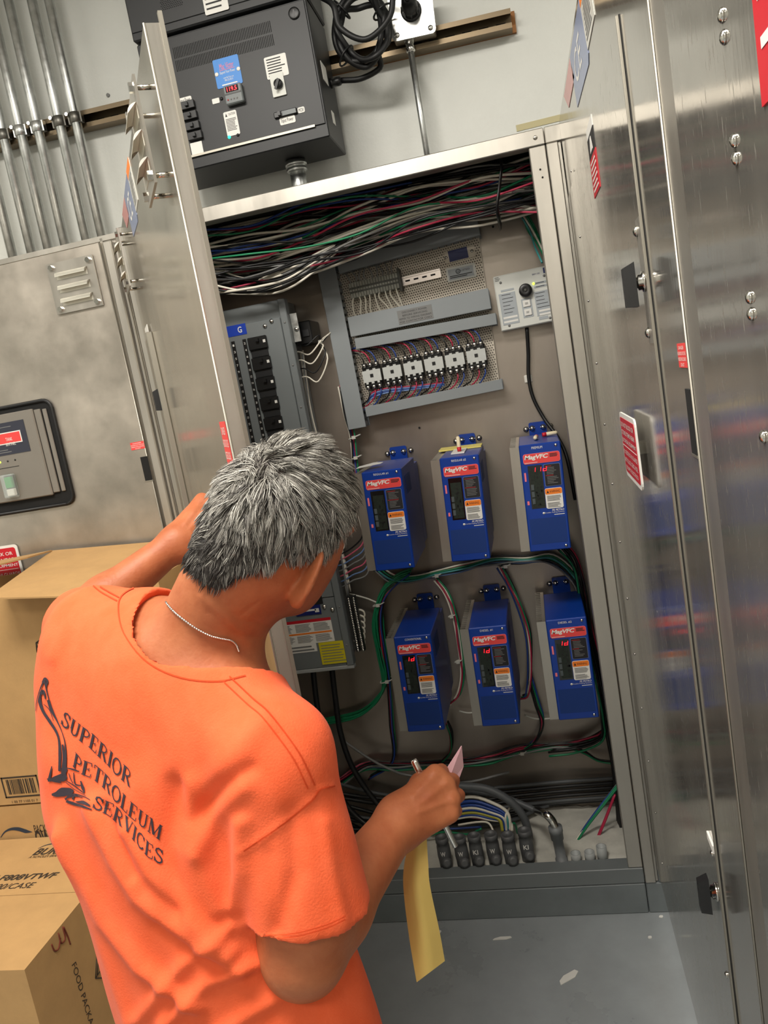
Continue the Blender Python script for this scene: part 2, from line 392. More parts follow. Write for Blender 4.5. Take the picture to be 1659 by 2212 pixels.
def block_sign(door, x0, x1, z0, z1, so=.02):
    t = .003; h = z1 - z0; w = x1 - x0
    mb = MB().prism(rrect(x0, x1, z0, z1, .012), -so - t, -so, 0)
    mb.prism(rrect(x0 + .008, x1 - .008, z0 + .008, z1 - .008, .008), -so - t - .0006, -so - t, 1)
    y = -so - t - .001
    for i, s in enumerate(('DO NOT BLOCK OR', 'STORE ITEMS NEAR', 'ELECTRICAL EQUIPMENT')):
        k = (.8, .84, .9)[i] * w / 2; zc = z1 - h * (.17 + .125 * i); text(mb, s, x0 + w / 2 - k, x0 + w / 2 + k, zc - h * .035, zc + h * .035, y, 0, bold=.008)
    mb.prism(rc(x0 + w * .06, x1 - w * .06, z0 + h * .495, z0 + h * .505), y, y + .0003, 0)
    for i, s in enumerate(('NO OBSTRUYA NI GUARDE', 'ARTICULOS CERCA DEL', 'EQUIPO ELECTRICO')):
        k = (.9, .84, .76)[i] * w / 2; zc = z1 - h * (.6 + .125 * i); text(mb, s, x0 + w / 2 - k, x0 + w / 2 + k, zc - h * .035, zc + h * .035, y, 0)
    mb.box(x0 + w * .42, x0 + w * .58, -so, 0, z0 + h * .42, z0 + h * .58, 2)
    return mb.part('warning_sign', ['white_label', 'red_sign', 'alu_frame'], door, 'raised red and white warning sign')
def knob(door, x, z, y=0.):
    mb = MB().lathe((x, y, z), (0, -1, 0), [(0, .013), (.003, .013), (.004, .010), (.008, .010), (.009, .007), (.013, .007)], 16, 0)
    mb.add([(x + a, y - b, z + c) for a, b, c in ((-.008, .011, .026), (.008, .011, .026), (.01, .011, -.03), (-.01, .011, -.03), (-.006, .026, .02), (.006, .026, .02), (.008, .026, -.028), (-.008, .026, -.028))],
           [(0, 1, 2, 3), (7, 6, 5, 4), (0, 4, 5, 1), (1, 5, 6, 2), (2, 6, 7, 3), (3, 7, 4, 0)], 1)
    return mb.part('latch_knob', ['chrome', 'black_plastic'], door, 'black quarter-turn knob on a chrome stem')
def slot(door, x0, x1, z0, z1):
    mb = MB().box(x0, x1, -.0016, .0, z0, z1, 0)
    mb.box(x0 - .002, x1 + .002, -.002, 0, z0 - .003, z0, 1)
    return mb.part('latch_slot', ['black_matte', 'alu_edge'], door, 'black rectangular slot')
def emblem(door, k=1., dz=0.):
    y0, y1 = -.001, -.0002
    flat('decal', 'decal_red_glare', door, [(.234 * k, 2.189 + dz), (.314 * k, 2.142 + dz), (.502 * k, 2.142 + dz), (.463 * k, 2.189 + dz)], y0, y1, 'red decal paled by painted-in glare')
    mb = MB().prism([(.466 * k, 2.189 + dz), (.487 * k, 2.092 + dz), (.74 * k, 2.083 + dz), (.755 * k, 2.095 + dz), (.717 * k, 2.189 + dz)], y0, y1)
    text(mb, 'CE', .53 * k, .66 * k, 2.115 + dz, 2.165 + dz, y0 - .0003, 1)
    mb.part('decal', ['decal_blue_glare', 'white_label'], door, 'blue decal paled by painted-in glare')
    mb = MB().prism([(.722 * k, 2.189 + dz), (.75 * k, 2.1 + dz), (.879 * k, 2.102 + dz), (.86 * k, 2.189 + dz)], y0, y1)
    mb.prism([(.722 * k, 2.191 + dz), (.727 * k, 2.172 + dz), (.864 * k, 2.172 + dz), (.86 * k, 2.191 + dz)], y0 - .0003, y0, 1)
    bars(mb, .76 * k, .85 * k, 2.108 + dz, 2.168 + dz, 8, y0 - .0004, 2, .45)
    mb.part('decal', ['decal_white', 'orange_label', 'ink_grey'], door, 'white notice with an orange head')
# main cabinet
main = empty('equipment_cabinet', ((XL + XR) / 2, .19, 0), 'tall open aluminium cabinet full of wiring and blue drive units', 'cabinet')
part_w(MB().box(XL, XR - .001, -.004, .04, 2.1586, ZT, 0, .002), 'top_rail', 'alu_frame', main)
part_w(MB().box(.0855, XR - .001, -.002, .04, ZB, 2.1575, 0, .002), 'post', 'alu_frame', main)
part_w(MB().box(XL, XL + .042, -.002, .04, ZB, 2.1575, 0, .002), 'post', 'alu_frame', main)
part_w(MB().box(XL, XR - .001, -.004, .05, ZP + .003, ZB - .001, 0, .002), 'bottom_rail', 'grey_paint', main)
part_w(MB().box(XL, XR - .001, -.002, .36, 0, ZP, 0, .003), 'plinth', 'plinth_paint', main, 'dark grey painted plinth')
part_w(MB().box(XL, XR - .002, YB, YB + .012, .1, ZT), 'back_panel', 'alu_back', main)
part_w(MB().box(XR - .006, XR - .002, .04, YB, .1, ZT), 'side_panel', 'inside_dark', main)
part_w(MB().box(XL, XL + .004, .04, YB, .1, ZT), 'side_panel', 'inside_dark', main)
part_w(MB().box(XL, XR - .002, .04, YB, ZT - .004, ZT), 'top_panel', 'inside_dark', main)
for z in (.5, .9, 1.3, 1.7): pass
for x, z in ((.105, 2.178),): part_w(MB().dome((x, -.004, z), (0, -1, 0), .006), 'screw', 'alu_frame', main)
for px, py in ((1167, 366), (1172, 383)): part_w(MB().cyl(at(px, py, -.0035), at(px, py, -.001), .0025, n=8), 'hole', 'black_matte', main)
mb = MB(); nx, ny = 60, 18; P = []
for j in range(ny + 1):
    for i in range(nx + 1):
        x = XL + .006 + (XR - XL - .02) * i / nx; y = .05 + (YB - .052) * j / ny
        P.append((x, y, .132 + .012 * (math.sin(9 * x + 3 * y) * math.sin(13 * y + 5 * x) + .6 * random.random())))
mb.add(P, [(j * (nx + 1) + i, j * (nx + 1) + i + 1, (j + 1) * (nx + 1) + i + 1, (j + 1) * (nx + 1) + i) for j in range(ny) for i in range(nx)], 0, True)
part_w(mb, 'foam_floor', 'foam', main, 'lumpy off-white sealing foam')
# its door, swung open by 60 degrees on the left
ang = math.radians(59.85); HX = -1.042
DM = frame((HX, 0, 0), (math.cos(ang), -math.sin(ang), 0), (0, 0, 1)); LD = 1.19
ldoor = door_skin(main, DM, LD, ZB + .008, 2.187, .026)
vent(ldoor, .055, .205, 2.005, 2.15, .02); vent(ldoor, 1.005, 1.145, 1.99, 2.14, .02)
emblem(ldoor, .72)
MB().box(.272, .282, -.016, 0, .4, 1.876, 0, .002).part('latch_strip', 'alu_edge', ldoor)
MB().box(.04, .272, -.004, -.0005, .4, 1.876, 0).part('access_panel', 'alu_door', ldoor)
for z in (1.63, 1.79): MB().dome((.262, -.004, z), (0, -1, 0), .006).part('bolt', 'chrome', ldoor)
knob(ldoor, .262, 1.708, -.004)
mb = MB().prism(rc(.14, .24, 1.86, 1.90), -.0052, -.0042); mb.prism(rc(.14, .24, 1.82, 1.86), -.0052, -.0042, 1); mb.prism(rc(.14, .24, 1.76, 1.82), -.0052, -.0042, 2)
mb.part('danger_label', ['white_label', 'ink_black', 'red_label'], ldoor, 'black and red hazard label')
danger_label(ldoor, 1.125, 1.18, 1.55, 1.632)
for z in (1.2, 1.35, 1.5): MB().dome((.2, -.004, z), (0, -1, 0), .004).part('rivet', 'chrome', ldoor)
# left cabinet, closed
lc = empty('equipment_cabinet', (-1.75, .19, 0), 'closed aluminium cabinet with louvred vent and recessed display at the left', 'cabinet')
part_w(MB().box(-2.45, XL - .002, .0, YB + .04, ZP, ZT - .012, 0, .003), 'housing', 'alu_frame', lc)
part_w(MB().box(-2.45, XL - .002, -.002, .36, 0, ZP - .002, 0, .003), 'plinth', 'plinth_paint', lc)
part_w(MB().box(-2.45, XL - .002, -.006, 0, 2.172, ZT - .012, 0), 'top_rail', 'alu_frame', lc)
part_w(MB().box(-1.098, -1.072, -.016, 0, ZB, 2.168, 0, .003).box(-1.068, XL - .004, -.008, 0, ZB, 2.168, 0, .002), 'edge_strip', 'alu_frame', lc)
DL = Matrix.Translation((-2.4, -.022, 0)); x0 = -2.4
ld = door_skin(lc, DL, 2.4 - 1.104, ZB + .01, 2.166, .02, ('alu_sheet', 'alu_edge', 'alu_frame'))
def lx(px, py): p = at(px, py, -.022); return p[0] - x0, p[2]
a = lx(104, 577); b = lx(225, 656); vent(ld, a[0] - .002, b[0], b[1] - .004, a[1] + .006, .003)
a = lx(281, 957); b = lx(314, 968); danger_label(ld, a[0], b[0], b[1], a[1])
a = lx(301, 988); b = lx(331, 1036); slot(ld, a[0] + .003, b[0] - .002, b[1], a[1])
a = lx(38, 1174); block_sign(ld, a[0] - .2, a[0], a[1] - .15, a[1], .004)
# recessed controller in the cabinet door
a = lx(107, 862); b = lx(163, 1085); cx1 = a[0] + .004; cz0, cz1 = b[1], a[1]; cx0 = cx1 - .46
mb = MB().prism(rrect(cx0, cx1, cz0, cz1, .026), -.004, -.0006, 1)
mb.tube([(x, -.005, z) for x, z in rrect(cx0, cx1, cz0, cz1, .026)] + [(x, -.005, z) for x, z in rrect(cx0, cx1, cz0, cz1, .026)][:1], .0055, 8, 0)
mb.part('cutout_trim', ['black_rubber', 'black_matte'], ld, 'black rubber-edged cut-out')
q = lambda u, v: lx(u / 5.822, 860 + v / 5.822)
A1 = q(430, 95); A2 = q(720, 1265); zt = A1[1] - .008; zb2 = A2[1] + .014
ctl = MB().box(cx0 + .03, A1[0], -.016, -.004, zb2, zt, 0, .003)
ctl.box(A1[0] + .001, A1[0] + .022, -.012, -.004, zb2 + .006, zt - .004, 0, .002); ctl.box(A1[0] + .026, cx1 - .018, -.009, -.004, zb2 + .006, zt - .006, 0, .002)
ctl.part('controller_face', 'steel_grey', ld, 'brushed silver control unit')
sc1 = q(335, 260); sc2 = q(410, 650)
mb = MB().prism(rc(sc1[0] - .2, sc1[0] - .001, sc2[1] - .002, sc1[1]), -.0175, -.016)
l1 = q(285, 395); l2 = q(320, 540); mb.prism(rc(l1[0] - .16, l1[0] + .003, l2[1], l1[1]), -.0185, -.0175, 1)
mb.prism(rc(l1[0] - .157, l1[0], l2[1] + .003, l1[1] - .003), -.0188, -.0185, 2)
text(mb, 'TANK', l1[0] - .05, l1[0] - .028, l1[1] - .026, l1[1] - .016, -.019, 1); text(mb, 'SENTINEL', l1[0] - .054, l1[0] - .02, l1[1] - .04, l1[1] - .031, -.019, 1)
mb.lathe((l1[0] - .088, -.0188, (l1[1] + l2[1]) / 2), (0, -1, 0), [(0, .014), (.0006, .014)], 18, 3)
bars(mb, sc1[0] - .16, sc1[0] - .01, sc1[1] - .016, sc1[1] - .004, 2, -.018, 4, .3, .5); bars(mb, sc1[0] - .16, sc1[0] - .01, sc2[1] + .003, sc2[1] + .016, 2, -.018, 4, .3, .5)
mb.part('display', ['screen', 'white_label', 'red_label', 'navy', 'ink_grey'], ld, 'dark display with a red banner')
for k, (u, v) in enumerate(((45, 800), (140, 785), (232, 768))):
    p = q(u, v); MB().dome((p[0], -.016, p[1]), (0, -1, 0), .003).part('indicator', 'led_lime' if k == 0 else 'black_plastic', ld)
p = q(180, 860); mb = MB(); mb.prism(rc(p[0] - .045, p[0] + .028, p[1] - .001, p[1] + .001), -.0163, -.016); mb.part('lettering', 'ink_black', ld)
p1 = q(70, 960); p2 = q(350, 1215); w = p2[0] - p1[0] - .012; zb3 = p2[1]; zt3 = p1[1]; xa = p1[0]
cv = MB().box(xa, xa + w, -.034, -.016, zb3, zt3, 0, .004); cvo = cv.part('switch_cover', 'clear', ld, 'clear flip-up switch cover')
MB().box(xa + w * .25, xa + w * .75, -.03, -.016, zb3 + (zt3 - zb3) * .42, zt3 - .008, 0, .002).part('rocker_switch', 'green_button', ld, 'green rocker switch')
MB().box(xa + w * .25, xa + w * .8, -.031, -.016, zb3 + .006, zb3 + (zt3 - zb3) * .38, 0, .002).part('rocker_switch', 'white_plastic', ld, 'white rocker end')
# right cabinet with its door standing straight out
rcab = empty('equipment_cabinet', (.7, .19, 0), 'aluminium cabinet at the right edge with its mirror-bright door standing open', 'cabinet')
part_w(MB().box(XR + .001, 1.27, -.004, .04, 2.1586, ZT, 0, .002), 'top_rail', 'alu_frame', rcab)
part_w(MB().box(XR + .001, XR + .03, -.006, .04, ZP + .003, 2.1575, 0, .002).box(XR + .031, XR + .037, .004, .04, ZP + .003, 2.1575), 'post', 'alu_frame', rcab)
part_w(MB().box(1.23, 1.27, -.002, .04, ZB, 2.1575, 0, .002), 'post', 'alu_frame', rcab)
part_w(MB().box(XR + .038, 1.27, -.004, .05, ZP + .003, ZB - .001, 0, .002), 'bottom_rail', 'grey_paint', rcab)
part_w(MB().box(XR + .001, 1.27, -.002, .36, 0, ZP, 0, .003), 'plinth', 'plinth_paint', rcab)
part_w(MB().box(XR + .002, 1.27, YB, YB + .012, ZP, ZT), 'back_panel', 'alu_back', rcab)
part_w(MB().box(XR + .002, XR + .006, .04, YB, ZP, ZT).box(1.264, 1.27, .04, YB, ZP, ZT).box(XR + .007, 1.263, .04, YB, ZT - .004, ZT).box(XR + .007, 1.263, .04, YB, ZP, ZP + .004), 'inner_shell', 'inside_dark', rcab)
AX = .1666; AM = frame((AX, -.006, 0), (0, -1, 0), (0, 0, 1)); LA = 1.262
ad = door_skin(rcab, AM, LA, .14, 2.2, .022, ('alu_mirror', 'alu_edge', 'alu_mirror'))
emblem(ad)
MB().box(.02, 1.079, -.0026, -.0004, .16, 2.018, 0).part('access_panel', 'alu_scratched', ad, 'flat inset access panel')
MB().box(1.0795, 1.0835, -.0045, 0, .16, 2.022, 0, .001).box(1.0838, 1.0848, -.0012, 0, .16, 2.022, 1).part('latch_strip', ['alu_edge', 'black_matte'], ad, 'bright upright strip edging the access panel')
MB().box(1.045, 1.078, -.0046, -.0026, 1.636, 1.792, 0).part('latch_plate', 'alu_frame', ad)
for z in (1.65, 1.778): MB().dome((1.052, -.0046, z), (0, -1, 0), .0075).part('bolt', 'chrome', ad)
knob(ad, 1.066, 1.714, -.0046); knob(ad, 1.05, .838, -.0026)
for z in (.9, .70): MB().dome((1.05, -.0026, z), (0, -1, 0), .005).part('bolt', 'chrome', ad)
mb = MB().box(1.04, 1.078, -.006, -.0028, .918, .93, 0); mb.part('bent_strip', 'white_label', ad, 'torn white strip')
mb = MB().prism(rc(.607, .711, 2.0, 2.017), -.0036, -.0026, 0); mb.prism(rc(.607, .711, 1.965, 2.0), -.0036, -.0026, 1); mb.prism(rc(.607, .711, 1.902, 1.965), -.0036, -.0026, 2)
mb.prism([(.635, 1.972), (.68, 1.972), (.665, 1.995), (.65, 1.995)], -.004, -.0036, 0)
for i in range(6): mb.prism(rc(.62, .7 - .01 * (i % 2), 1.909 + .009 * i, 1.9125 + .009 * i), -.004, -.0036, 0)
mb.part('danger_label', ['white_label', 'ink_black', 'red_sign'], ad, 'black and red hazard label')
block_sign(ad, .69, .885, 1.412, 1.525, .014)
danger_label(ad, 1.214, 1.26, 1.606, 1.632)
slot(ad, 1.233, 1.26, 1.512, 1.583)
for z in np.arange(.3, 2.1, .145):
    MB().dome((.2, -.0026, z), (0, -1, 0), .0035).part('rivet', 'chrome', ad)
# second leaf folded flat beyond the first one
LM = frame((AX, -LA - .075, 0), (0, -1, 0), (0, 0, 1))
mb = MB().box(0, .62, 0, .022, .14, 2.2, 0); mb.box(.178, .62, -.0018, 0, .14, 2.2, 0)
lo = bpy.data.objects.new('door', mb.mesh('door', ['alu_scratched'])); COL.objects.link(lo); lo.parent = rcab; lo.matrix_local = Matrix.Translation(-Vector(rcab.location)) @ LM
for z in (1.4, 1.558, 1.648, 1.66, 1.756, 1.768, 1.836, 1.85, 1.95, 1.2, 1.0): MB().dome((.188, -.0018, z), (0, -1, 0), .0052).part('rivet', 'chrome', lo)
mb = MB().prism(rc(.258, .44, 1.77, 1.97), -.003, -.0018)
bars(mb, .268, .43, 1.79, 1.95, 6, -.0034, 1, .25)
mb.part('danger_label', ['red_sign', 'white_label'], lo, 'red label with white lettering')
part_w(MB().box(AX + .001, AX + .02, -LA - .072, -LA - .01, .14, 2.2, 0), 'hinge_strip', 'alu_frame', rcab)
knob(lo, .06, .60, 0)
# ---- on the wall
pA = at(178.9, 238, YW - .058); pB = at(1102, 17, YW - .058); ux = nrm(pB - pA); ux = nrm((ux[0], 0, ux[2]))
LR = np.linalg.norm(pB - pA); ext = 1.2
rail = empty('strut_rail', frame(pA - ux * ext, ux, (0, 0, 1)), 'long bronze strut channel running along the wall behind the conduits', 'rail')
mb = MB(); L = LR + ext; h = .052; t = .003; dd = .045
mb.box(0, L, dd - t, dd, -h, 0); mb.box(0, L, 0, dd - t, -t, 0); mb.box(0, L, 0, dd - t, -h, -h + t); mb.box(0, L, 0, t, -t - .011, -t); mb.box(0, L, 0, t, -h + t, -h + t + .011)
mb.part('channel', 'strut_bronze', rail)
for i in range(int(L / .05)): MB().box(.02 + .05 * i, .048 + .05 * i, dd - t - .001, dd - t, -h * .62, -h * .38).part('slot', 'black_matte', rail)
wb = MB().box(pA[0] + .38, pB[0] + .012, YW - .012, YW - .0005, pA[2] - h - .02, pA[2] + .03)
M = frame((pA[0], 0, pA[2]), ux, (0, 0, 1)); sx = (1.02 * 1.0)
wb = MB(); wb.box(LR * .42, LR + .012, 0, .0115, -h + .002, .008); o = bpy.data.objects.new('backing_board', wb.mesh('backing_board', 'wood')); COL.objects.link(o); o.matrix_world = frame((pA[0], YW - .012, pA[2]), ux, (0, 0, 1)); tag(o, 'brown plywood strip behind the strut rail near the coiled cord', 'board')
# conduits
names = ['second upright steel conduit from the left edge above the closed cabinet', 'third upright steel conduit from the left edge', 'middle upright steel conduit of the row at the left', 'upright steel conduit with a dark round clamp, second from the black unit', 'rightmost upright steel conduit of the row, nearest the black unit']
cx = [(6.8, 290), (46, 290), (85, 290), (134, 288), (170, 286)]
def conduit(px, py, lab, Y, r, clamp, zb=2.186, zt=3.3):
    p = at(px, py, Y); e = empty('conduit', (p[0], Y, zb), lab, 'conduit', 'steel conduits on the wall')
    MB().cyl((0, 0, 0), (0, 0, zt - zb), r, n=18).part('pipe', 'galv', e)
    if clamp is not None:
        z = rail_z(p[0]) - zb; s = clamp
        c = MB().lathe((0, 0, z - .016), (0, 0, 1), [(0, r + .002), (.001, r + .004), (.031, r + .004), (.032, r + .002)], 18, 0)
        c.box(r, r + .008, -.006, .012, z - .016, z + .016); c.box(-r - .008, -r, -.006, .012, z - .016, z + .016)
        c.hexb((-r - .004, -.006, z + .012), (0, -1, 0), .006, .012, 1)
        c.part('clamp', ['galv_dark' if s else 'galv', 'chrome'], e)
    return e
def rail_z(x): return pA[2] + (x - pA[0]) * ux[2] / ux[0] - .026
YC = YW - .058 - .0205
for i, (px, py) in enumerate(cx): conduit(px, py, names[i], YC, .0155, i >= 3 or i == 0)
conduit(-34, 300, 'leftmost steel conduit, cut by the left edge of the picture', YC, .0155, False)
# outlet box, its conduit, plug and coiled cord
bt = at(883, 30, YW - .055); M, w, h = qframe((838, -12), (914, -30), (842, 91), YW - .104)
jb = empty('outlet_box', M, 'square galvanised outlet box on the wall under the plugged-in cord', 'box')
w = .122; h = .122
MB().box(0, w, 0, .045, 0, h, 0, .004).part('box', 'box_steel', jb)
MB().prism(rrect(-.003, w + .003, -.003, h + .003, .012), -.004, 0).part('cover', 'box_steel', jb)
for x, z in ((.012, .012), (w - .012, .012), (.012, h - .012), (w - .012, h - .012)): MB().dome((x, -.004, z), (0, -1, 0), .008).part('screw', 'chrome', jb)
MB().lathe((w * .5, -.004, h * .55), (0, -1, 0), [(0, .03), (.004, .03), (.006, .026)], 20).part('receptacle', 'black_plastic', jb)
c0 = at(885, 95, YW - .08); zc0 = at(883, 88, YW - .08)[2]
e = empty('conduit', (c0[0], YW - .08, ZT - .002), 'thin steel conduit dropping from the outlet box to the cabinet top', 'conduit')
MB().cyl((0, 0, 0), (0, 0, zc0 - ZT), .0095, n=16).part('pipe', 'galv', e)
MB().lathe((0, 0, zc0 - ZT - .03), (0, 0, 1), [(0, .011), (.002, .014), (.014, .014), (.016, .012), (.026, .015), (.032, .015)], 12).part('connector', 'chrome', e)
pl = np.array(M @ Vector((w * .5, -.012, h * .55)))
plug = empty('plug', Matrix.Translation(Vector(pl)), 'black round twist-lock plug in the outlet box', 'plug')
MB().lathe((0, 0, 0), (0, -1, 0), [(0, .024), (.03, .024), (.036, .021), (.06, .019), (.064, .012), (.07, .011)], 16).part('plug_body', 'black_plastic', plug)
for a_ in range(8):
    t = a_ * math.pi / 4; MB().box(-.002, .002, -.028, -.004, .022, .026).part('grip', 'black_rubber', plug).matrix_local = Matrix.Rotation(t, 4, 'Y')
# black power units on the wall
YU = .158
fb = at(712.9, 293.9, YU); fl = at(297, 110, YU); ftop = at(610, 8, YU)
wU = fb[0] - fl[0]; hU = ftop[2] - fb[2]
ups = empty('power_unit', (fl[0], YU, fb[2]), 'black wall-mounted power unit with red readout, switch and blue nameplate', 'power unit')
dU = YW - .06 - YU
MB().box(0, wU, 0, dU, 0, hU, 0, .003).part('housing', 'black_powder', ups)
def u_(px, py, y=0.): p = at(px, py, YU + y); return p[0] - fl[0], p[2] - fb[2]
f2 = lambda u, v, y=-.004: u_(340 + u / 3.6065, v / 3.6065, y)
pr = f2(1340, 1005); zl = .035
MB().box(.012, wU - .006, -.004, -.0003, zl, hU - .006, 0, .0012).part('front_panel', 'black_powder', ups)
MB().box(.012, f2(1235, 1020)[0], -.0065, -.004, zl - .003, zl + .003).part('hinge_strip', 'alu_edge', ups)
for r_, (v0, v1) in enumerate(((390, 168), (492, 268))):
    mb = MB(); a = f2(130 + 20 * r_, v0 + 30); b = f2(880 + 20 * r_, v1 + 35)
    n = 60; zc = (a[1] + b[1]) / 2
    for i in range(n):
        x = a[0] + (b[0] - a[0]) * i / (n - 1); mb.box(x - .001, x + .001, -.0046, -.0038, zc - .0145, zc + .0145)
    mb.part('vent_slots', 'black_matte', ups, None, 'stuff')
def upl(name, mats, u0, v0, u1, v1, y=-.0055, rr=.004, label=None, extra=None, th=.0015):
    a = f2(u0, v0); b = f2(u1, v1); x0, x1 = sorted((a[0], b[0])); z0, z1 = sorted((a[1], b[1]))
    mb = MB().prism(rrect(x0, x1, z0, z1, rr), y, y + th)
    if extra: extra(mb, x0, x1, z0, z1)
    return mb.part(name, mats, ups, label)
def np_(mb, x0, x1, z0, z1):
    w = x1 - x0; h = z1 - z0; y = -.0058
    text(mb, 'Mac Victor', x0 + w * .22, x1 - w * .22, z0 + h * .62, z0 + h * .82, y, 2, .15); mb.prism(rc(x0 + w * .2, x1 - w * .2, z0 + h * .585, z0 + h * .6), y, y + .0003, 2)
    text(mb, 'Expand Your Power', x0 + w * .2, x1 - w * .2, z0 + h * .44, z0 + h * .56, y, 1, .1)
    text(mb, 'www.MacVictor.com', x0 + w * .3, x1 - w * .3, z0 + h * .29, z0 + h * .35, y, 1); text(mb, '800-222-8215', x0 + w * .34, x1 - w * .34, z0 + h * .2, z0 + h * .27, y, 1)
    bars(mb, x0 + w * .2, x1 - w * .2, z0 + h * .05, z0 + h * .12, 1, y, 1, .6, 0)
    for s in (.07, .93): mb.lathe((x0 + w * s, -.0055, z0 + h * .5), (0, -1, 0), [(0, .006), (.001, .005)], 12, 1)
upl('nameplate', ['sign_blue', 'white_label', 'pink_tag'], 428, 475, 668, 645, extra=np_, label='bright blue nameplate with white print')
def caution(mb, x0, x1, z0, z1):
    w = x1 - x0; h = z1 - z0; text(mb, 'CAUTION!', x0 + w * .38, x1 - w * .1, z1 - h * .17, z1 - h * .07, -.0058, 1)
    mb.prism([(x0 + w * .12, z1 - h * .2), (x0 + w * .28, z1 - h * .2), (x0 + w * .2, z1 - h * .06)], -.0058, -.0055, 1); bars(mb, x0 + w * .1, x1 - w * .1, z0 + h * .2, z1 - h * .28, 9, -.0058, 1, .4)
upl('caution_label', ['white_label', 'ink_black'], 512, 880, 648, 1042, extra=caution, label='white caution label')
upl('notice_label', ['white_label', 'ink_black'], 828, 455, 1028, 580, extra=lambda mb, x0, x1, z0, z1: bars(mb, x0 + .006, x1 - .006, z0 + .004, z1 - .004, 7, -.0058, 1, .4), label='white notice label')
sw = upl('switch_plate', ['white_panel'], 875, 588, 1010, 738, rr=.002, th=.005, y=-.009)
c = f2(950, 662); MB().lathe((c[0], -.009, c[1]), (0, -1, 0), [(0, .0125), (.01, .0125), (.012, .011)], 18).part('dial', 'black_plastic', sw)
MB().box(-.0035, .0035, -.026, -.02, -.017, .011).part('pointer', 'black_powder', sw).matrix_local = Matrix.Translation((c[0], 0, c[1])) @ Matrix.Rotation(math.radians(28), 4, 'Y')
a = f2(525, 690); b = f2(690, 800)
ds = MB().box(a[0], b[0], -.022, -.004, b[1], a[1], 0, .003).box(a[0] + .003, b[0] - .003, -.023, -.022, (a[1] + b[1]) / 2, (a[1] + b[1]) / 2 + .004, 1).part('meter', ['grey_paint', 'black_plastic'], ups, 'small dark digital meter')
MB().prism(rc(a[0] + .007, b[0] - .009, (a[1] + b[1]) / 2 + .006, a[1] - .004), -.0226, -.0215).part('meter_window', 'black_matte', ds)
mb = MB(); zz0 = (a[1] + b[1]) / 2 + .0078; text(mb, '119.5', a[0] + .011, b[0] - .013, zz0, a[1] - .0058, -.0232, 0, bold=.012); mb.part('digits', 'led_red', ds, 'glowing red digits')
for i in range(4): MB().dome((a[0] + .009 + i * .009, -.022, b[1] + .012), (0, -1, 0), .0024).part('key', 'ink_red' if i == 0 else 'ink_grey', ds)
upl('tag_label', ['white_label', 'ink_black'], 425, 775, 488, 800, rr=.002)
c = f2(500, 770); MB().dome((c[0], -.004, c[1]), (0, -1, 0), .005).part('indicator', 'black_plastic', ups)
for u, v, m in ((560, 1068, 'led_green'), (628, 1052, 'black_plastic')):
    c = f2(u, v); MB().dome((c[0], -.004, c[1]), (0, -1, 0), .0048).part('indicator', m, ups)
def brk(parent, x, z, w=.042, h=.02):
    MB().box(x, x + w, -.016, -.004, z, z + h, 0, .0015).box(x + w * .4, x + w * .62, -.024, -.016, z + h * .3, z + h * .75, 1).part('circuit_breaker', ['black_plastic', 'black_powder'], parent)
for u, v in ((190, 860), (210, 940), (230, 1020), (250, 1095)):
    c = f2(u, v); brk(ups, c[0], c[1] - .004, .044, .022)
upl('tag_label', ['white_label', 'ink_black'], 150, 775, 275, 805, rr=.004, extra=lambda mb, x0, x1, z0, z1: text(mb, 'Output Power', x0 + .004, x1 - .004, z0 + .002, z1 - .002, -.0058, 1))
upl('tag_label', ['white_label', 'ink_black'], 255, 1120, 365, 1200, rr=.001)
a = f2(915, 920); b = f2(1088, 850); MB().box(a[0], b[0], -.012, -.004, (a[1] + b[1]) / 2 - .008, (a[1] + b[1]) / 2 + .008, 0, .002).box(a[0] + .014, a[0] + .022, -.022, -.012, (a[1] + b[1]) / 2 - .005, (a[1] + b[1]) / 2 + .005, 0).box(a[0] + .026, b[0] - .003, -.0126, -.012, (a[1] + b[1]) / 2 - .006, (a[1] + b[1]) / 2 + .006, 1).part('rocker_breaker', ['black_plastic', 'grey_paint'], ups)
upl('tag_label', ['white_label', 'ink_black'], 950, 925, 1080, 950, rr=.004, extra=lambda mb, x0, x1, z0, z1: text(mb, 'Input Power', x0 + .005, x1 - .005, z0 + .003, z1 - .003, -.0058, 1))
upl('tag_label', ['white_label', 'ink_black'], 1090, 842, 1152, 872, rr=.004, extra=lambda mb, x0, x1, z0, z1: text(mb, 'MCB1', x0 + .003, x1 - .003, z0 + .003, z1 - .003, -.0058, 1))
c = f2(1066, 105); MB().lathe((c[0], -.004, c[1]), (0, -1, 0), [(0, .016), (.003, .016), (.004, .012)], 18).box(c[0] - .002, c[0] + .002, -.0085, -.008, c[1] - .009, c[1] + .009).part('cam_lock', 'black_plastic', ups)
# stickers and gland on its right side
for px, py, w_, h_ in ((715, 167, .06, .05), (729, 258, .03, .035)):
    yy = .05 if h_ > .04 else .085
    MB().prism([(0, 0)] * 0 or rc(0, w_, 0, h_), -.0012, 0).part('sticker', 'white_label', ups).matrix_local = Matrix.Translation((wU, yy, hU * (.46 if h_ > .04 else .16))) @ Matrix.Rotation(math.radians(90), 4, 'Z')
gp = (wU, dU * .72, hU * .52)
MB().lathe(gp, (1, 0, 0), [(0, .014), (.008, .014), (.009, .011), (.022, .013), (.03, .012), (.034, .008)], 12).part('cable_gland', 'black_plastic', ups)
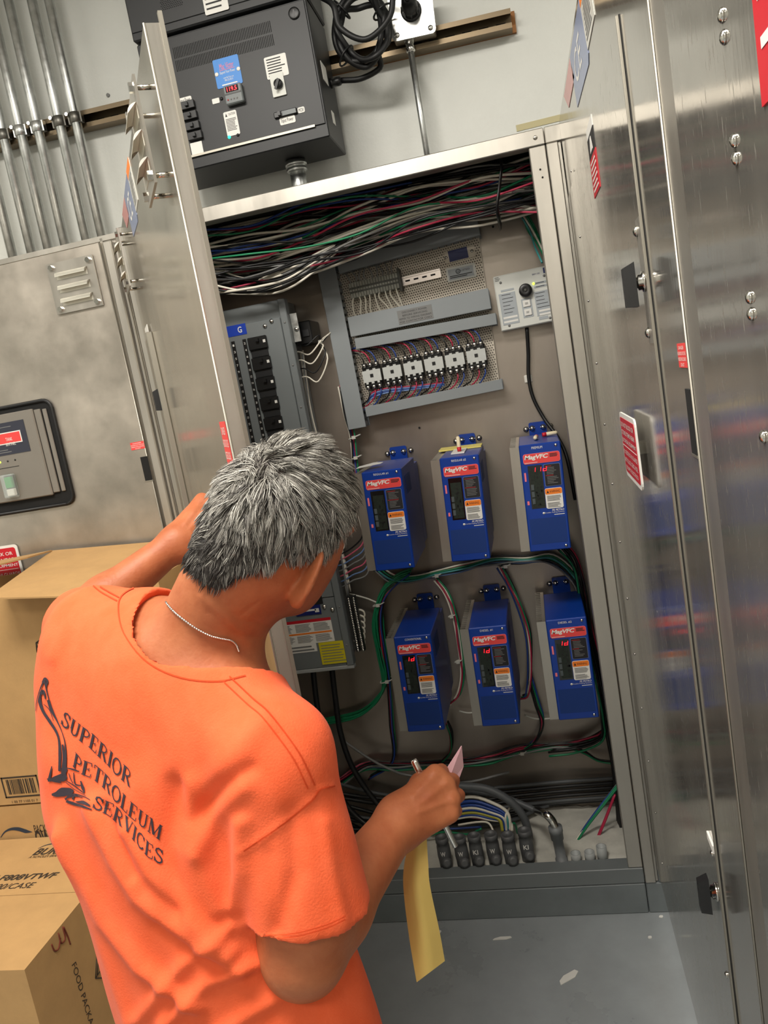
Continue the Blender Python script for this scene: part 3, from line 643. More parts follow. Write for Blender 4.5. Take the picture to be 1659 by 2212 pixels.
# conduit nipple under it
c = at(645, 385, .3); e = empty('conduit', (c[0], .3, ZT - .002), 'short fat conduit stub between the black power unit and the cabinet', 'conduit')
hz = fb[2] - ZT + .002
MB().cyl((0, 0, 0), (0, 0, hz), .024, n=20).part('pipe', 'galv', e)
MB().lathe((0, 0, hz - .036), (0, 0, 1), [(0, .027), (.004, .031), (.012, .031), (.013, .028), (.018, .028), (.019, .033), (.026, .033), (.028, .031), (.034, .031)], 24).part('locknut', 'galv', e)
# upper unit
tl = at(281, 60, YU - .012)
up2 = empty('power_unit', (tl[0], YU - .012, ftop[2] + .004), 'black perforated unit stacked on top of the power unit, cut by the top edge', 'power unit')
w2 = fb[0] - tl[0] + .004; MB().box(0, w2, 0, dU + .01, 0, .62, 0, .004).part('housing', 'black_powder', up2)
MB().box(.004, w2 - .004, -.003, 0, .022, .6, 0, .001).part('front_panel', 'black_powder', up2)
def u2(px, py): p = at(px, py, YU - .015); return p[0] - tl[0], p[2] - ftop[2] - .004
a = u2(438, 0); b = u2(494, 20); mb = MB().prism(rrect(a[0], b[0] + .002, b[1], b[1] + .12, .004), -.0042, -.003); bars(mb, a[0] + .006, b[0] - .006, b[1] + .008, b[1] + .11, 8, -.0045, 1, .35); mb.part('notice_label', ['white_label', 'ink_black'], up2, 'white printed label')
mb = MB(); a = u2(362, 8)
for i in range(12):
    for j in range(22): mb.cyl((a[0] - .02 + .0055 * i + .0027 * (j % 2), -.0034, a[1] - .012 + .0048 * j), (a[0] - .02 + .0055 * i + .0027 * (j % 2), -.0029, a[1] - .012 + .0048 * j), .0017, n=6)
mb.part('perforations', 'black_matte', up2, None, 'stuff')
# coiled cord
g = np.array([fl[0], YU, fb[2]]) + np.array(gp) + np.array((.034, 0, 0)); cc = at(781, 67, .27); Rr = .075
pts = [g, g + (.06, -.01, -.012), g + (.12, -.02, .0)]
for i in range(40):
    t = -1.0 + i * .52; rr = Rr * (1 + .16 * math.sin(i * .9)); pts.append(cc + np.array([rr * math.cos(t) * .95, .012 * math.sin(i * 1.7) - .0008 * i, rr * math.sin(t) * 1.08 + .006 * math.sin(i)]))
pts += [cc + np.array((.06, -.08, .10)), pl + np.array((-.03, -.16, .05)), pl + np.array((0, -.13, .01)), pl + np.array((0, -.066, 0))]
cord = empty('coiled_cable', tuple(np.array(cc) - (0, 0, Rr * 1.2)), 'black power cord hanging in a coil between the black unit and outlet box', 'cord')
part_w(MB().tube(spline(pts, 6), .0085, 8), 'cord', 'black_rubber', cord)
for t in (.4, 2.2, 3.9):
    p = cc + np.array([Rr * math.cos(t), -.006, Rr * math.sin(t) * 1.08]); d = np.array([-math.sin(t), 0, math.cos(t)]); e1 = np.array([math.cos(t), 0, math.sin(t)])
    part_w(MB().tube([p + .03 * (math.cos(k) * e1 + math.sin(k) * np.array((0, 1, 0))) for k in np.linspace(0, 2 * math.pi, 17)], .003, 6), 'cord_tie', 'black_plastic', cord)
# cord from the top of the unit
pts = [at(688, -10, .24), at(720, 12, .2), at(735, 60, .2), at(790, 85, .2), at(840, 40, .2), at(850, -20, .2)]
MB().tube(spline(pts), .0085, 8).thing('loose_cable', 'black_rubber', 'loose black cable arching over the coil from the top edge', 'cord')
# tape strip on wall, dark peg hole
M, w, h = qframe((1115, 274), (1212, 250), (1117, 284), YW - .002); o = MB().box(0, w + .6, 0, .0015, 0, .018); ob = bpy.data.objects.new('tape_strip', o.mesh('tape_strip', 'tape_tan')); COL.objects.link(ob); ob.matrix_world = M; tag(ob, 'tan strip of tape on the wall above the right cabinet', 'tape')
p = at(234, 206, YW); MB().cyl(p + (0, -.004, 0), p + (0, .002, 0), .006, n=10).thing('wall_plug', 'ink_grey', 'small dark hole plug in the wall above the rail', 'plug')
# debris on the floor
for i, (px, py, w_, h_, a_) in enumerate(((1085, 2028, .028, .006, .1), (1228, 2112, .034, .012, .7), (948, 2014, .008, .006, .2), (1428, 1981, .006, .005, 0.), (1404, 2026, .006, .005, .4))):
    p = atz(px, py, 0.); c_, s_ = math.cos(a_), math.sin(a_)
    P = [(p[0] + c_ * u - s_ * v, p[1] + s_ * u + c_ * v, .0025 + .001 * random.random()) for u, v in ((-w_, -h_ * .6), (w_ * .4, -h_), (w_, -h_ * .2), (w_ * .9, h_ * .7), (-w_ * .2, h_), (-w_ * .8, h_ * .4))]
    MB().plate(P, (0, 0, 1), .002).thing('paper_scrap', 'white_label', ['small pale scrap lying on the grey floor below the plinth', 'torn pale crumb of foam on the floor at the right', 'tiny white crumb on the floor beside the yellow sheet', 'tiny white crumb on the floor under the plinth corner', 'tiny white crumb on the floor right of the plinth joint'][i], 'scrap', 'litter on the floor')
# ------------------------------------------------------------------ inside the main cabinet
YF = .05
def seg7(mb, ch, x, z, w, h, y, m=0):
    S = {'1': 'bc', 'd': 'bcdeg', '0': 'abcdef', 'l': 'ef'}[ch]; t = h * .11; sl = .18
    G = {'a': (0, h, w, h), 'b': (w, h, w, h / 2), 'c': (w, h / 2, w, 0), 'd': (0, 0, w, 0), 'e': (0, h / 2, 0, 0), 'f': (0, h, 0, h / 2), 'g': (0, h / 2, w, h / 2)}
    for s in S:
        x0, z0, x1, z1 = G[s]
        q = [(x0 - t / 2, z0 - t / 2), (x1 + t / 2, z0 - t / 2), (x1 + t / 2, z1 + t / 2), (x0 - t / 2, z1 + t / 2)] if s in 'adg' else [(x0 - t / 2, z1), (x0 + t / 2, z1), (x0 + t / 2, z0), (x0 - t / 2, z0)]
        mb.prism([(x + a + sl * b, z + b) for a, b in q], y - .0004, y, m)
def drive(tl, tr, bl, name, digits, lab):
    M, w, h = qframe(tl, tr, bl, YF); d = YB - YF - .004
    e = empty('drive_unit', M, lab, 'drive unit', 'blue drive units on the cabinet back panel')
    zq = lambda v: h * (1 - v); xq = lambda u: w * u
    # sheet-metal housing: front, sides and a stepped top
    mb = MB().box(0, w, 0, d * .8, 0, h, 0, .0025); mb.box(w * .12, w, d * .8, d - .005, h * .06, h * .93, 0)
    body = mb.part('housing', 'drive_blue', e)
    MB().box(w + .0002, w + .001, d * .12, d * .42, h * .72, h * .9).part('side_grille', 'drive_blue_perf', e)
    # finned heat sink down the left side
    hs = MB().box(-.01, -.0005, .006, d * .92, .002, h - .004); n = 17
    for i in range(n):
        y = .006 + (d * .92 - .01) * i / (n - 1); hs.box(-.026, -.01, y, y + .004, .002, h - .004)
    hs.part('heat_sink', 'alu_frame', e, 'finned aluminium heat sink')
    # mounting ear
    er = MB().prism(rrect(w * .28, w * .76, h * .8, h + .034, .006), d - .004, d - .001); er.part('mounting_ear', 'drive_blue', e)
    for x, z, r in ((w * .37, h + .016, .0085), (w * .67, h + .016, .0085), (w * .2, h + .014, .0085), (w * .87, h + .016, .0085)):
        b = MB().lathe((x, d + (.003 if x < w * .3 or x > w * .8 else -.004), z), (0, -1, 0), [(0, .009), (.002, .009), (.0021, .0065), (.008, .0062), (.011, .004)], 10); b.part('bolt', 'chrome', e)
    # front labels
    y = -.0012
    mb = MB().prism(rrect(xq(.07), xq(.955), zq(.178), zq(.085), .006), y, -.0001, 0); mb.prism(rrect(xq(.08), xq(.945), zq(.175), zq(.088), .005), y - .0003, y, 1)
    text(mb, 'MagVFC', xq(.1), xq(.68), zq(.148), zq(.096), y - .0006, 2, .22, .03, .95)
    bars(mb, xq(.71), xq(.92), zq(.132), zq(.098), 3, y - .0006, 3, .6); bars(mb, xq(.1), xq(.5), zq(.171), zq(.163), 1, y - .0006, 2, .5)
    mb.part('brand_label', ['pink_tag', 'red_label', 'white_label', 'ink_black'], e, 'red label lettered MagVFC')
    mb = MB(); 
    if name: text(mb, name, xq(.3), xq(.3 + .037 * len(name)), zq(.045), zq(.023), -.0006, 0)
    mb.part('name_lettering', 'white_label', e)
    mb = MB().prism(rc(xq(.155), xq(.5), zq(.595), zq(.195)), -.0008, .0, 0)
    win = mb.part('window', 'smoked', e, 'dark window over a circuit board')
    mb = MB().prism(rc(xq(.2), xq(.47), zq(.58), zq(.24)), -.0012, -.0008, 0)
    for i in range(3): mb.box(xq(.19), xq(.26), -.003, -.0008, zq(.42 + .065 * i), zq(.37 + .065 * i), 1)
    for i in range(16):
        u = .29 + .15 * random.random(); v = .28 + .28 * random.random(); mb.box(xq(u), xq(u + .03), -.002, -.0012, zq(v + .018), zq(v), 2)
    mb.part('circuit_board', ['pcb', 'pcb_part', 'black_plastic'], win)
    if digits:
        mb = MB(); hh = h * .038; ww = w * .075
        for i, ch in enumerate(digits): seg7(mb, ch, xq(.25) + i * ww * 1.8, zq(.252), ww, hh, -.0022)
        mb.part('digits', 'led_red', win, 'glowing red digits')
    mb = MB().prism(rrect(xq(.535), xq(.935), zq(.4), zq(.195), .004), y, -.0001, 1); mb.prism(rrect(xq(.545), xq(.925), zq(.397), zq(.198), .0035), y - .0003, y, 0)
    for i in range(12): mb.prism(rc(xq(.6 if i not in (0, 6) else .57), xq(.72 + .16 * random.random()), zq(.217 + .0142 * i), zq(.2125 + .0142 * i)), y - .0006, y - .0003, 2 if i in (0, 6) else 3)
    mb.part('status_label', ['ink_black', 'label_bluegrey', 'ink_red', 'ink_grey'], e, 'black status-code label')
    mb = MB().prism(rrect(xq(.51), xq(.925), zq(.607), zq(.418), .005), y, -.0001, 0)
    mb.prism(rrect(xq(.515), xq(.92), zq(.475), zq(.422), .004), y - .0003, y, 1); text(mb, 'WARNING', xq(.62), xq(.87), zq(.46), zq(.438), y - .0006, 2)
    mb.prism([(xq(.55), zq(.462)), (xq(.605), zq(.462)), (xq(.578), zq(.436))], y - .0006, y - .0003, 2)
    bars(mb, xq(.55), xq(.89), zq(.538), zq(.485), 6, y - .0006, 3, .5, .15); bars(mb, xq(.55), xq(.89), zq(.598), zq(.55), 5, y - .0006, 3, .5, .3)
    mb.part('warning_label', ['white_label', 'orange_label', 'ink_black', 'ink_grey'], e, 'white and orange warning label')
    for v0, v1, u0, u1 in ((.255, .335, .058, .1), (.52, .555, .06, .11)): MB().prism(rc(xq(u0), xq(u1), zq(v1), zq(v0)), -.001, 0).part('terminal_tag', 'pink_tag', e)
    mb = MB(); text(mb, 'FE PETRO', xq(.64), xq(.93), zq(.634), zq(.615), -.0006, 0, .15, .01); text(mb, 'Franklin Fueling Systems', xq(.46), xq(.93), zq(.652), zq(.639), -.0006, 0); bars(mb, xq(.68), xq(.93), zq(.672), zq(.66), 1, -.0006, 0, .5, 0)
    mb.lathe((xq(.43), -.0003, zq(.645)), (0, -1, 0), [(0, h * .011), (.0003, h * .011)], 12); mb.part('logo_lettering', 'white_label', e)
    MB().prism(rc(xq(.06), xq(.94), zq(.93), zq(.69)), -.0006, 0).part('front_grille', 'drive_blue_perf', e)
    for u, v in ((.88, .03), (.885, .965)): MB().dome((xq(u), 0, zq(v)), (0, -1, 0), .0045).part('screw', 'chrome', e)
    return e, M, w, h, d
DR = [drive((780.2, 1021.6), (865.9, 1011), (818.7, 1233.8), 'REGULAR #1', '', 'blue drive unit with an unlit window, upper left of the six, beside the wire run'),
      drive((948.7, 991.2), (1033.7, 981.4), (981.2, 1213.9), 'REGULAR #2', '', 'blue drive unit under the pale yellow bracket, upper middle of the six'),
      drive((1120.4, 963.2), (1210.2, 952.4), (1152.5, 1192.2), 'PREMIUM', '11d', 'blue drive unit below the white alarm panel cable, upper right of the six'),
      drive((849.6, 1377.2), (929.9, 1370), (886.5, 1581.6), 'CONVENTIONAL', '1d', 'blue drive unit at the lower left of the six, beside the green wire loop'),
      drive((1011.2, 1358), (1093.7, 1350), (1047.4, 1569.6), 'DIESEL #1', '1d', 'blue drive unit in the middle of the lower row'),
      drive((1178.3, 1341), (1266.2, 1332), (1213.8, 1556.2), 'DIESEL #2', '1d', 'blue drive unit at the lower right beside the cabinet post')]
def inpart(M, mb, name, mats, label, cat, group=None):
    o = bpy.data.objects.new(name, mb.mesh(name, mats)); COL.objects.link(o); o.matrix_world = M; return tag(o, label, cat, group)
# yellow bracket and caps on the units
e, M, w, h, d = DR[1]
inpart(M @ Matrix.Translation((0, 0, h)), MB().box(-.02, w * .98, d * .55, d * .8, .001, .005).box(w * .25, w * .6, d * .2, d * .55, .001, .004, 1), 'bracket', ['yellow_bracket', 'white_label'], 'pale yellow bracket lying on top of the upper middle drive unit', 'bracket')
def cap(P, d, label):
    d = nrm(d); P = V3(P); mb = MB().lathe(P, d, [(0, .005), (.002, .0062), (.03, .0058), (.034, .004)], 10, 0).lathe(P - d * .01, d, [(0, .006), (.012, .0066)], 10, 1)
    mb.thing('wire_connector', ['cream', 'red_sign'], label, 'connector', 'cream wire connectors on the drive units')
def dl(i, x, y, z): return np.array(DR[i][1] @ Vector((x, y, z)))
cap(dl(1, .05, .1, h + .014), (.02, .2, .9), 'cream connector with a red end standing on the upper middle drive')
w3, h3 = DR[2][2], DR[2][3]
cap(dl(2, .078, .16, h3 + .0075), (1, .1, 0), 'cream connector with a red end lying on the upper right drive'); cap(dl(2, .05, .12, h3 + .0075), (-.1, -1, .0), 'cream connector pointing forward on the upper right drive')
MB().add([dl(0, *p) for p in ((-.02, .02, h + .004), (.045, .07, h + .005), (.05, .1, h + .006), (.02, .11, h + .007), (-.018, .07, h + .005))], [(0, 1, 2, 3, 4)]).thing('paper_scrap', 'white_label', 'white torn paper on top of the upper left drive unit', 'scrap')
# ---- grey wiring ducts
c7 = lambda u, v: (680 + u / 3.0722, 440 + v / 3.0722)
YD = YB - .075
def duct(tl, tr, bl, lab, along='x', Y=YD, thin=False):
    M, w, h = qframe(tl, tr, bl, Y); dp = YB - Y - .006
    e = empty('wiring_duct', M, lab, 'wiring duct', 'grey slotted wiring ducts')
    MB().box(0, w, 0, .004, 0, h, 0, .001).box(0, w, .004, .016, h - .003, h).box(0, w, .004, .016, 0, .003).part('cover', 'duct_grey', e)
    mb = MB(); n = max(3, int((w if along == 'x' else h) / .022))
    for i in range(n):
        if along == 'x':
            x = w * (i + .2) / n
            for z in (.003, h - .0055): mb.box(x, x + w / n * .62, .012, dp, z, z + .0025)
        else:
            z = h * (i + .2) / n
            for x in (.003, w - .0055): mb.box(x, x + .0025, .012, dp, z, z + h / n * .62)
    mb.box(0, w, dp, dp + .003, 0, h); mb.part('slotted_base', 'duct_grey', e, None, 'stuff')
    return e, M, w, h
duct(c7(12, 425), c7(130, 398), c7(235, 1500), 'upright grey wiring duct left of the contactors', 'z')
duct(c7(135, 350), c7(1075, 88), c7(155, 465), 'grey wiring duct along the top, under the hanging wires')
eM = duct(c7(215, 755), c7(1150, 560), c7(240, 885), 'wide grey wiring duct carrying a dark printed notice')
mb = MB().prism(rc(eM[2] * .355, eM[2] * .6, eM[3] * .12, eM[3] * .8), -.0012, 0, 0)
for i, s in enumerate(('DISCONNECT POWER', 'BEFORE SERVICING', 'REFER TO WIRING DIAGRAM', 'FOR CONTACTOR COILS')): text(mb, s, eM[2] * (.39 if i < 2 else .365), eM[2] * (.565 if i < 2 else .59), eM[3] * (.63 - .155 * i), eM[3] * (.72 - .155 * i), -.0015, 1)
mb.part('notice', ['ink_grey', 'ink_black'], eM[0], 'grey notice with black capitals')
duct(c7(262, 895), c7(1200, 725), c7(270, 968), 'narrow grey wiring duct directly above the contactors', Y=YD + .005)
duct(c7(330, 1350), c7(1240, 1163), c7(345, 1415), 'lowest grey wiring duct below the contactors', Y=YD + .01)
# perforated mounting plate
M, w, h = qframe(c7(150, 440), c7(1080, 190), c7(320, 1400), YB - .012)
tl_, tr_, br_, bl_ = [at(*c7(*q), YB - .012) for q in ((150, 440), (1085, 180), (1225, 1180), (330, 1380))]
mb = MB().plate([bl_, br_, tr_, tl_], (0, -1, 0), .002)
pf = empty('mounting_plate', tuple((bl_ + br_) / 2), 'perforated beige mounting plate behind the terminals and contactors', 'plate')
part_w(mb, 'sheet', 'perf_panel', pf)
mb = MB(); nu, nv = 60, 62
for i in range(nu):
    for j in range(nv):
        u = (i + .5 + .5 * (j % 2)) / (nu + .6); v = (j + .5) / nv; p = (bl_ * (1 - u) + br_ * u) * (1 - v) + (tl_ * (1 - u) + tr_ * u) * v + (0, -.0005, 0)
        r = .0023; mb.add([p + (r * math.cos(t), 0, r * math.sin(t)) for t in np.linspace(0, 2 * math.pi, 6, False)], [tuple(range(6))])
part_w(mb, 'perforations', 'perf_hole', pf, None, 'stuff')
# terminal strip
M, w, h = qframe(c7(220, 530), c7(545, 455), c7(245, 630), YB - .05)
ts = empty('terminal_strip', M, 'grey row of feed-through terminals on the perforated plate', 'terminal strip')
n = 18
for i in range(n):
    x = w * i / n; MB().box(x + .0004, x + w / n - .0004, 0, .036, 0, h, 0, .001).box(x + .001, x + w / n - .001, -.0012, 0, h * .55, h * .68, 1).box(x + .001, x + w / n - .001, -.0012, 0, h * .3, h * .42, 1).part('terminal', ['terminal', 'terminal_dark'], ts)
MB().box(w, w + .008, -.004, .036, -.01, h + .012, 0, .001).part('end_stop', 'terminal_dark', ts)
for k, (b0, b1) in enumerate(((0., 1.), (1., 0.))):
    for i in range(9):
        x = w * (i + .5) / 9.3; a = np.array(M @ Vector((x, .006, h * .9 if k == 0 else h * .1))); s = 1 if k == 0 else -1
        o_ = [a, a + (random.uniform(-.006, .006), -.004, s * .02), a + (random.uniform(-.02, .01) + .012 * k, .012, s * .055), a + (random.uniform(-.02, .01) + .02 * k, .02, s * .075)]
        MB().tube(spline(o_, 5), .0026, 6).thing('wire', 'wire_grey' if k == 0 else 'wire_white', 'thin grey wire rising from the terminal row into the top duct' if k == 0 else 'off-white wire dropping from the terminal row into the wide duct', 'wire', 'grey wires above the terminal row' if k == 0 else 'white wires below the terminal row')
# din rail and two plates
M, w, h = qframe(c7(575, 490), c7(830, 430), c7(585, 548), YB - .02); e = empty('din_rail', M, 'short shiny slotted rail beside the terminal row', 'rail')
MB().box(0, w, 0, .004, h * .12, h * .88).box(0, w, -.004, 0, 0, h * .14).box(0, w, -.004, 0, h * .86, h).part('profile', 'din_rail', e)
for i in range(4): MB().box(w * (.08 + .22 * i), w * (.2 + .22 * i), -.0006, 0, h * .4, h * .58).part('slot', 'black_matte', e)
M, w, h = qframe(c7(855, 320), c7(1055, 268), c7(870, 400), YB - .016); e = empty('nameplate', M, 'small plate with a dark blue field above the approval plate', 'plate')
MB().prism(rrect(0, w, 0, h, .004), 0, .002).part('plate', 'perf_panel', e); MB().prism(rc(w * .13, w * .76, .002, h * .96), -.001, 0).part('blue_field', 'navy', e)
for x in (w * .04, w * .9): MB().dome((x, 0, h * .5), (0, -1, 0), .005).part('screw', 'chrome', e)
M, w, h = qframe(c7(868, 430), c7(1060, 388), c7(880, 525), YB - .016); e = empty('nameplate', M, 'pale approval plate with framed print right of the slotted rail', 'plate')
MB().prism(rrect(0, w, 0, h, .004), 0, .002).part('plate', 'white_panel', e)
mb = MB().prism(rc(w * .06, w * .92, h * .12, h * .85), -.0006, 0, 0); mb.lathe((w * .4, -.0008, h * .62), (0, -1, 0), [(0, h * .17), (.0003, h * .17)], 16, 1); mb.lathe((w * .4, -.0012, h * .62), (0, -1, 0), [(0, h * .14), (.0003, h * .14)], 16, 0)
text(mb, 'UL', w * .355, w * .445, h * .54, h * .7, -.0017, 1); text(mb, 'LISTED', w * .5, w * .8, h * .58, h * .7, -.001, 1); bars(mb, w * .1, w * .88, h * .2, h * .42, 2, -.001, 1, .5)
mb.part('print', ['grey_label', 'ink_black'], e)
# ---- six contactors
cc = [c7(*p) for p in ((380, 1142), (515, 1116), (654, 1090), (791, 1062), (930, 1036), (1072, 1009))]
A0 = at(*cc[0], YB - .065); A5 = at(*cc[5], YB - .065); uxc = nrm(A5 - A0)
pos = ['leftmost', 'second', 'third', 'fourth', 'fifth', 'rightmost']
for i in range(6):
    P = at(*cc[i], YB - .065); M = frame(P, uxc, (0, 0, 1)); w = .029
    e = empty('contactor', M, pos[i] + (' grey contactor of the row of six, nearest the upright duct' if i == 0 else ' grey contactor of the row of six' + (', by the plate edge' if i == 5 else ' counted from the upright duct')), 'contactor', 'contactors in a row of six')
    mb = MB().box(-w, w, .004, .052, -.034, .034, 0, .003); mb.part('base', 'black_plastic', e)
    mb = MB().prism([(-w, -.018), (-w * .75, -.018), (-w * .75, -.024), (-w * .5, -.024), (-w * .5, -.018), (-w * .15, -.018), (-w * .15, -.024), (w * .15, -.024), (w * .15, -.018), (w * .5, -.018), (w * .5, -.024), (w * .75, -.024), (w * .75, -.018), (w, -.018), (w, .018), (w * .5, .018), (w * .5, .022), (w * .2, .022), (w * .2, .018), (-w * .2, .018), (-w * .2, .022), (-w * .5, .022), (-w * .5, .018), (-w, .018)], -.004, .01)
    mb.part('cover', 'contactor_grey', e); MB().box(-.005, .005, -.0055, -.004, -.004, .006).part('plunger', 'black_plastic', e)
    bars(MB(), 0, 1, 0, 1, 1)
    for s in (-1, 1):
        for k in (-1, 0, 1): MB().box(k * .019 - .007, k * .019 + .007, .0, .02, s * .033 - .008, s * .033 + .008).lathe((k * .019, 0, s * .034), (0, -1, 0), [(0, .006), (.004, .006), (.006, .004)], 10, 1).part('terminal_screw', ['black_plastic', 'chrome'], e)
    for k, col in ((-1, 'wire_black'), (0, 'wire_red'), (1, 'wire_blue')):
        a = np.array(M @ Vector((k * .019, .006, .042))); top = [a, a + (-.002, -.004, .015), a + (-.016, .002, .034), a + (-.05 - .01 * k, .02, .046 + .006 * k), a + (-.075, .03, .05)]
        MB().tube(spline(top, 5), .0022, 6).thing('wire', col, {'wire_black': 'black', 'wire_red': 'red', 'wire_blue': 'dark blue'}[col] + ' wire arching out of the top of a contactor', 'wire', 'wires on the contactor tops')
        a = np.array(M @ Vector((k * .019, .006, -.042))); bot = [a, a + (.0, -.004, -.014), a + (-.012, .002, -.032), a + (-.035, .015, -.046 - .004 * k), a + (-.07 - .01 * k, .025, -.062)]
        MB().tube(spline(bot, 5), .0022, 6).thing('wire', col, {'wire_black': 'black', 'wire_red': 'red', 'wire_blue': 'dark blue'}[col] + ' wire curving away below a contactor', 'wire', 'wires under the contactors')
for k, col in enumerate(('wire_sky', 'wire_blue', 'wire_sky', 'wire_red')):
    pts = [at(*c7(345 + 4 * k, 1325 - 12 * k), YB - .05), at(*c7(390, 1285 - 12 * k), YB - .055), at(*c7(480, 1255 - 10 * k), YB - .055), at(*c7(640, 1235 - 8 * k), YB - .05), at(*c7(860, 1205 - 6 * k), YB - .045)]
    MB().tube(spline(pts, 6), .0024, 6).thing('wire', col, ['pale blue wire, lowest, sweeping above the lowest duct', 'dark blue wire sweeping above the lowest duct', 'upper pale blue wire sweeping above the lowest duct', 'red wire on top of the blue ones above the lowest duct'][k], 'wire')
# ---- white alarm panel
z4 = lambda u, v: (1040 + u / 9.2167, 560 + v / 9.2167)
M, w, h = qframe(z4(222, 355), z4(1262, 128), z4(385, 1445), YB - .05); w *= 1.09
al = empty('alarm_panel', M, 'white alarm panel with a round black sounder beside the post', 'alarm panel')
MB().box(0, w, 0, .045, 0, h, 0, .003).part('case', 'white_panel', al)
X = lambda u: w * u; Z = lambda v: h * (1 - v)
mb = MB().prism(rc(X(.05), X(.34), Z(.9), Z(.33)), -.001, 0, 0); bars(mb, X(.1), X(.33), Z(.72), Z(.33), 6, -.0013, 1, .14, .5)
mb.prism(rc(X(.07), X(.32), Z(.79), Z(.755)), -.0014, -.001, 2); mb.prism(rc(X(.07), X(.32), Z(.865), Z(.83)), -.0014, -.001, 2); mb.prism(rc(X(.1), X(.33), Z(.3), Z(.265)), -.001, 0, 0)
mb.part('legend', ['grey_label', 'ink_black', 'white_label'], al, 'grey printed legend')
mb = MB().prism(rc(X(.66), X(.95), Z(.86), Z(.42)), -.001, 0, 0); bars(mb, X(.68), X(.9), Z(.74), Z(.42), 5, -.0013, 1, .14, .4)
mb.prism(rc(X(.7), X(.93), Z(.79), Z(.755)), -.0014, -.001, 2); mb.prism(rc(X(.7), X(.93), Z(.855), Z(.82)), -.0014, -.001, 2)
for v in (.255, .32): mb.prism(rc(X(.68), X(.9), Z(v + .035), Z(v)), -.001, 0, 0); mb.prism(rc(X(.71), X(.86), Z(v + .022), Z(v + .012)), -.0013, -.001, 1)
mb.prism(rc(X(.68), X(.84), Z(.93), Z(.875)), -.001, 0, 0)
mb.part('legend', ['grey_label', 'ink_black', 'white_label'], al, 'grey printed legend')
mb = MB().prism(rc(X(.42), X(.6), Z(.84), Z(.5)), -.001, 0, 0)
for v in (.53, .69): mb.box(X(.445), X(.575), -.004, -.001, Z(v + .12), Z(v), 1, .001); bars(mb, X(.48), X(.54), Z(v + .08), Z(v + .04), 2, -.0043, 2, .5)
mb.part('push_buttons', ['grey_label', 'white_label', 'ink_grey'], al, 'two square white buttons')
MB().lathe((X(.525), 0, Z(.36)), (0, -1, 0), [(0, w * .115), (.014, w * .115), (.018, w * .1), (.016, w * .05)], 22).part('sounder', 'black_plastic', al, 'round black sounder')
MB().dome((X(.525), -.016, Z(.36)), (0, -1, 0), w * .03).part('sounder_core', 'terminal_dark', al)
MB().dome((X(.68), 0, Z(.27)), (0, -1, 0), .004).part('lamp', 'led_lime', al, 'lit yellow-green lamp')
mb = MB(); text(mb, 'B', X(.875), X(.975), Z(.125), Z(.03), -.0006, 0, bold=.02); text(mb, 'BRP-100', X(.68), X(.81), Z(.12), Z(.095), -.0006, 0); mb.part('logo', 'navy', al, 'dark blue letter logo')
mb = MB(); bars(mb, X(.03), X(.12), Z(.1), Z(.02), 3, -.0005, 0, .5); mb.part('lettering', 'ink_grey', al)
for u, v in ((.12, .13), (.88, .17), (.15, .92), (.87, .93)): MB().dome((X(u), 0, Z(v)), (0, -1, 0), .004).part('screw', 'ink_grey', al)
pw = lambda *q: [at(a, b, Y) for a, b, Y in q]
MB().tube(spline(pw((1138, 708, YB - .03), (1141, 760, YB - .02), (1142, 815, YB - .018), (1152, 860, YB - .02), (1176, 905, YB - .03), (1205, 945, YB - .06), (1225, 990, YB - .1), (1243, 1080, YB - .12)), 6), .0055, 8).thing('cable', 'black_rubber', 'black cable leaving the bottom of the white alarm panel', 'cable')
p = at(1141, 818, YB - .001); MB().box(p[0] - .012, p[0] + .012, YB - .006, YB - .001, p[2] - .012, p[2] + .012, 0, .002).thing('cable_mount', 'white_plastic', 'white adhesive mount holding the alarm panel cable', 'cable mount')
for px, py in ((906, 924), (1065, 490)):
    p = at(px, py, YB); MB().cyl((p[0], YB - .003, p[2]), (p[0], YB, p[2]), .0035, n=8).thing('screw', 'black_matte', 'small dark hole below the lowest duct' if py > 600 else 'small dark clip on the back panel above the alarm panel', 'screw')
# ---- breaker panel
YP = .2
c6 = lambda u, v: (420 + u / 4.2526, 440 + v / 4.2526); c8 = lambda u, v: (540 + u / 4.809, 1180 + v / 4.809)
tr_ = at(*c6(805, 872), YP); br_ = at(*c8(1105, 1225), YP); hp = tr_[2] - br_[2]; xr = (tr_[0] + br_[0]) / 2; wp = .41
bp = empty('breaker_panel', (xr - wp, YP, br_[2]), 'grey breaker panel with black breakers behind the man', 'breaker panel')
MB().box(0, wp - .022, .006, YB - YP - .002, 0, hp, 0, .003).part('enclosure', 'grey_paint', bp)
MB().box(.02, wp - .024, -.002, .006, hp * .2, hp - .052, 0, .002).part('dead_front', 'grey_paint', bp)
MB().box(.0, wp - .024, .0, .006, 0, hp * .198, 0, .002).part('lower_cover', 'grey_paint', bp)
MB().box(wp - .022, wp, -.006, .03, 0, hp, 0, .002).part('flange', 'grey_paint', bp)
for i in range(9): MB().dome((wp - .011, -.006, hp * (.06 + .11 * i)), (0, -1, 0), .0035).part('screw', 'ink_grey', bp)
def bl_(px, py): p = at(px, py, YP - .002); return p[0] - (xr - wp), p[2] - br_[2]
a = bl_(*c6(300, 1130)); b = bl_(*c6(485, 1195)); mb = MB().prism(rc(b[0] - .065, b[0], b[1], a[1]), -.003, -.002, 0); text(mb, 'G', b[0] - .027, b[0] - .014, b[1] + .007, a[1] - .007, -.0034, 1, bold=.02); mb.part('panel_label', ['label_blue', 'white_label'], bp, 'blue label with a white G')
for u, v in ((648, 1125), (708, 1080)): p = bl_(*c6(u, v)); MB().dome((p[0], -.002, p[1]), (0, -1, 0), .0075).part('bolt', 'chrome', bp)
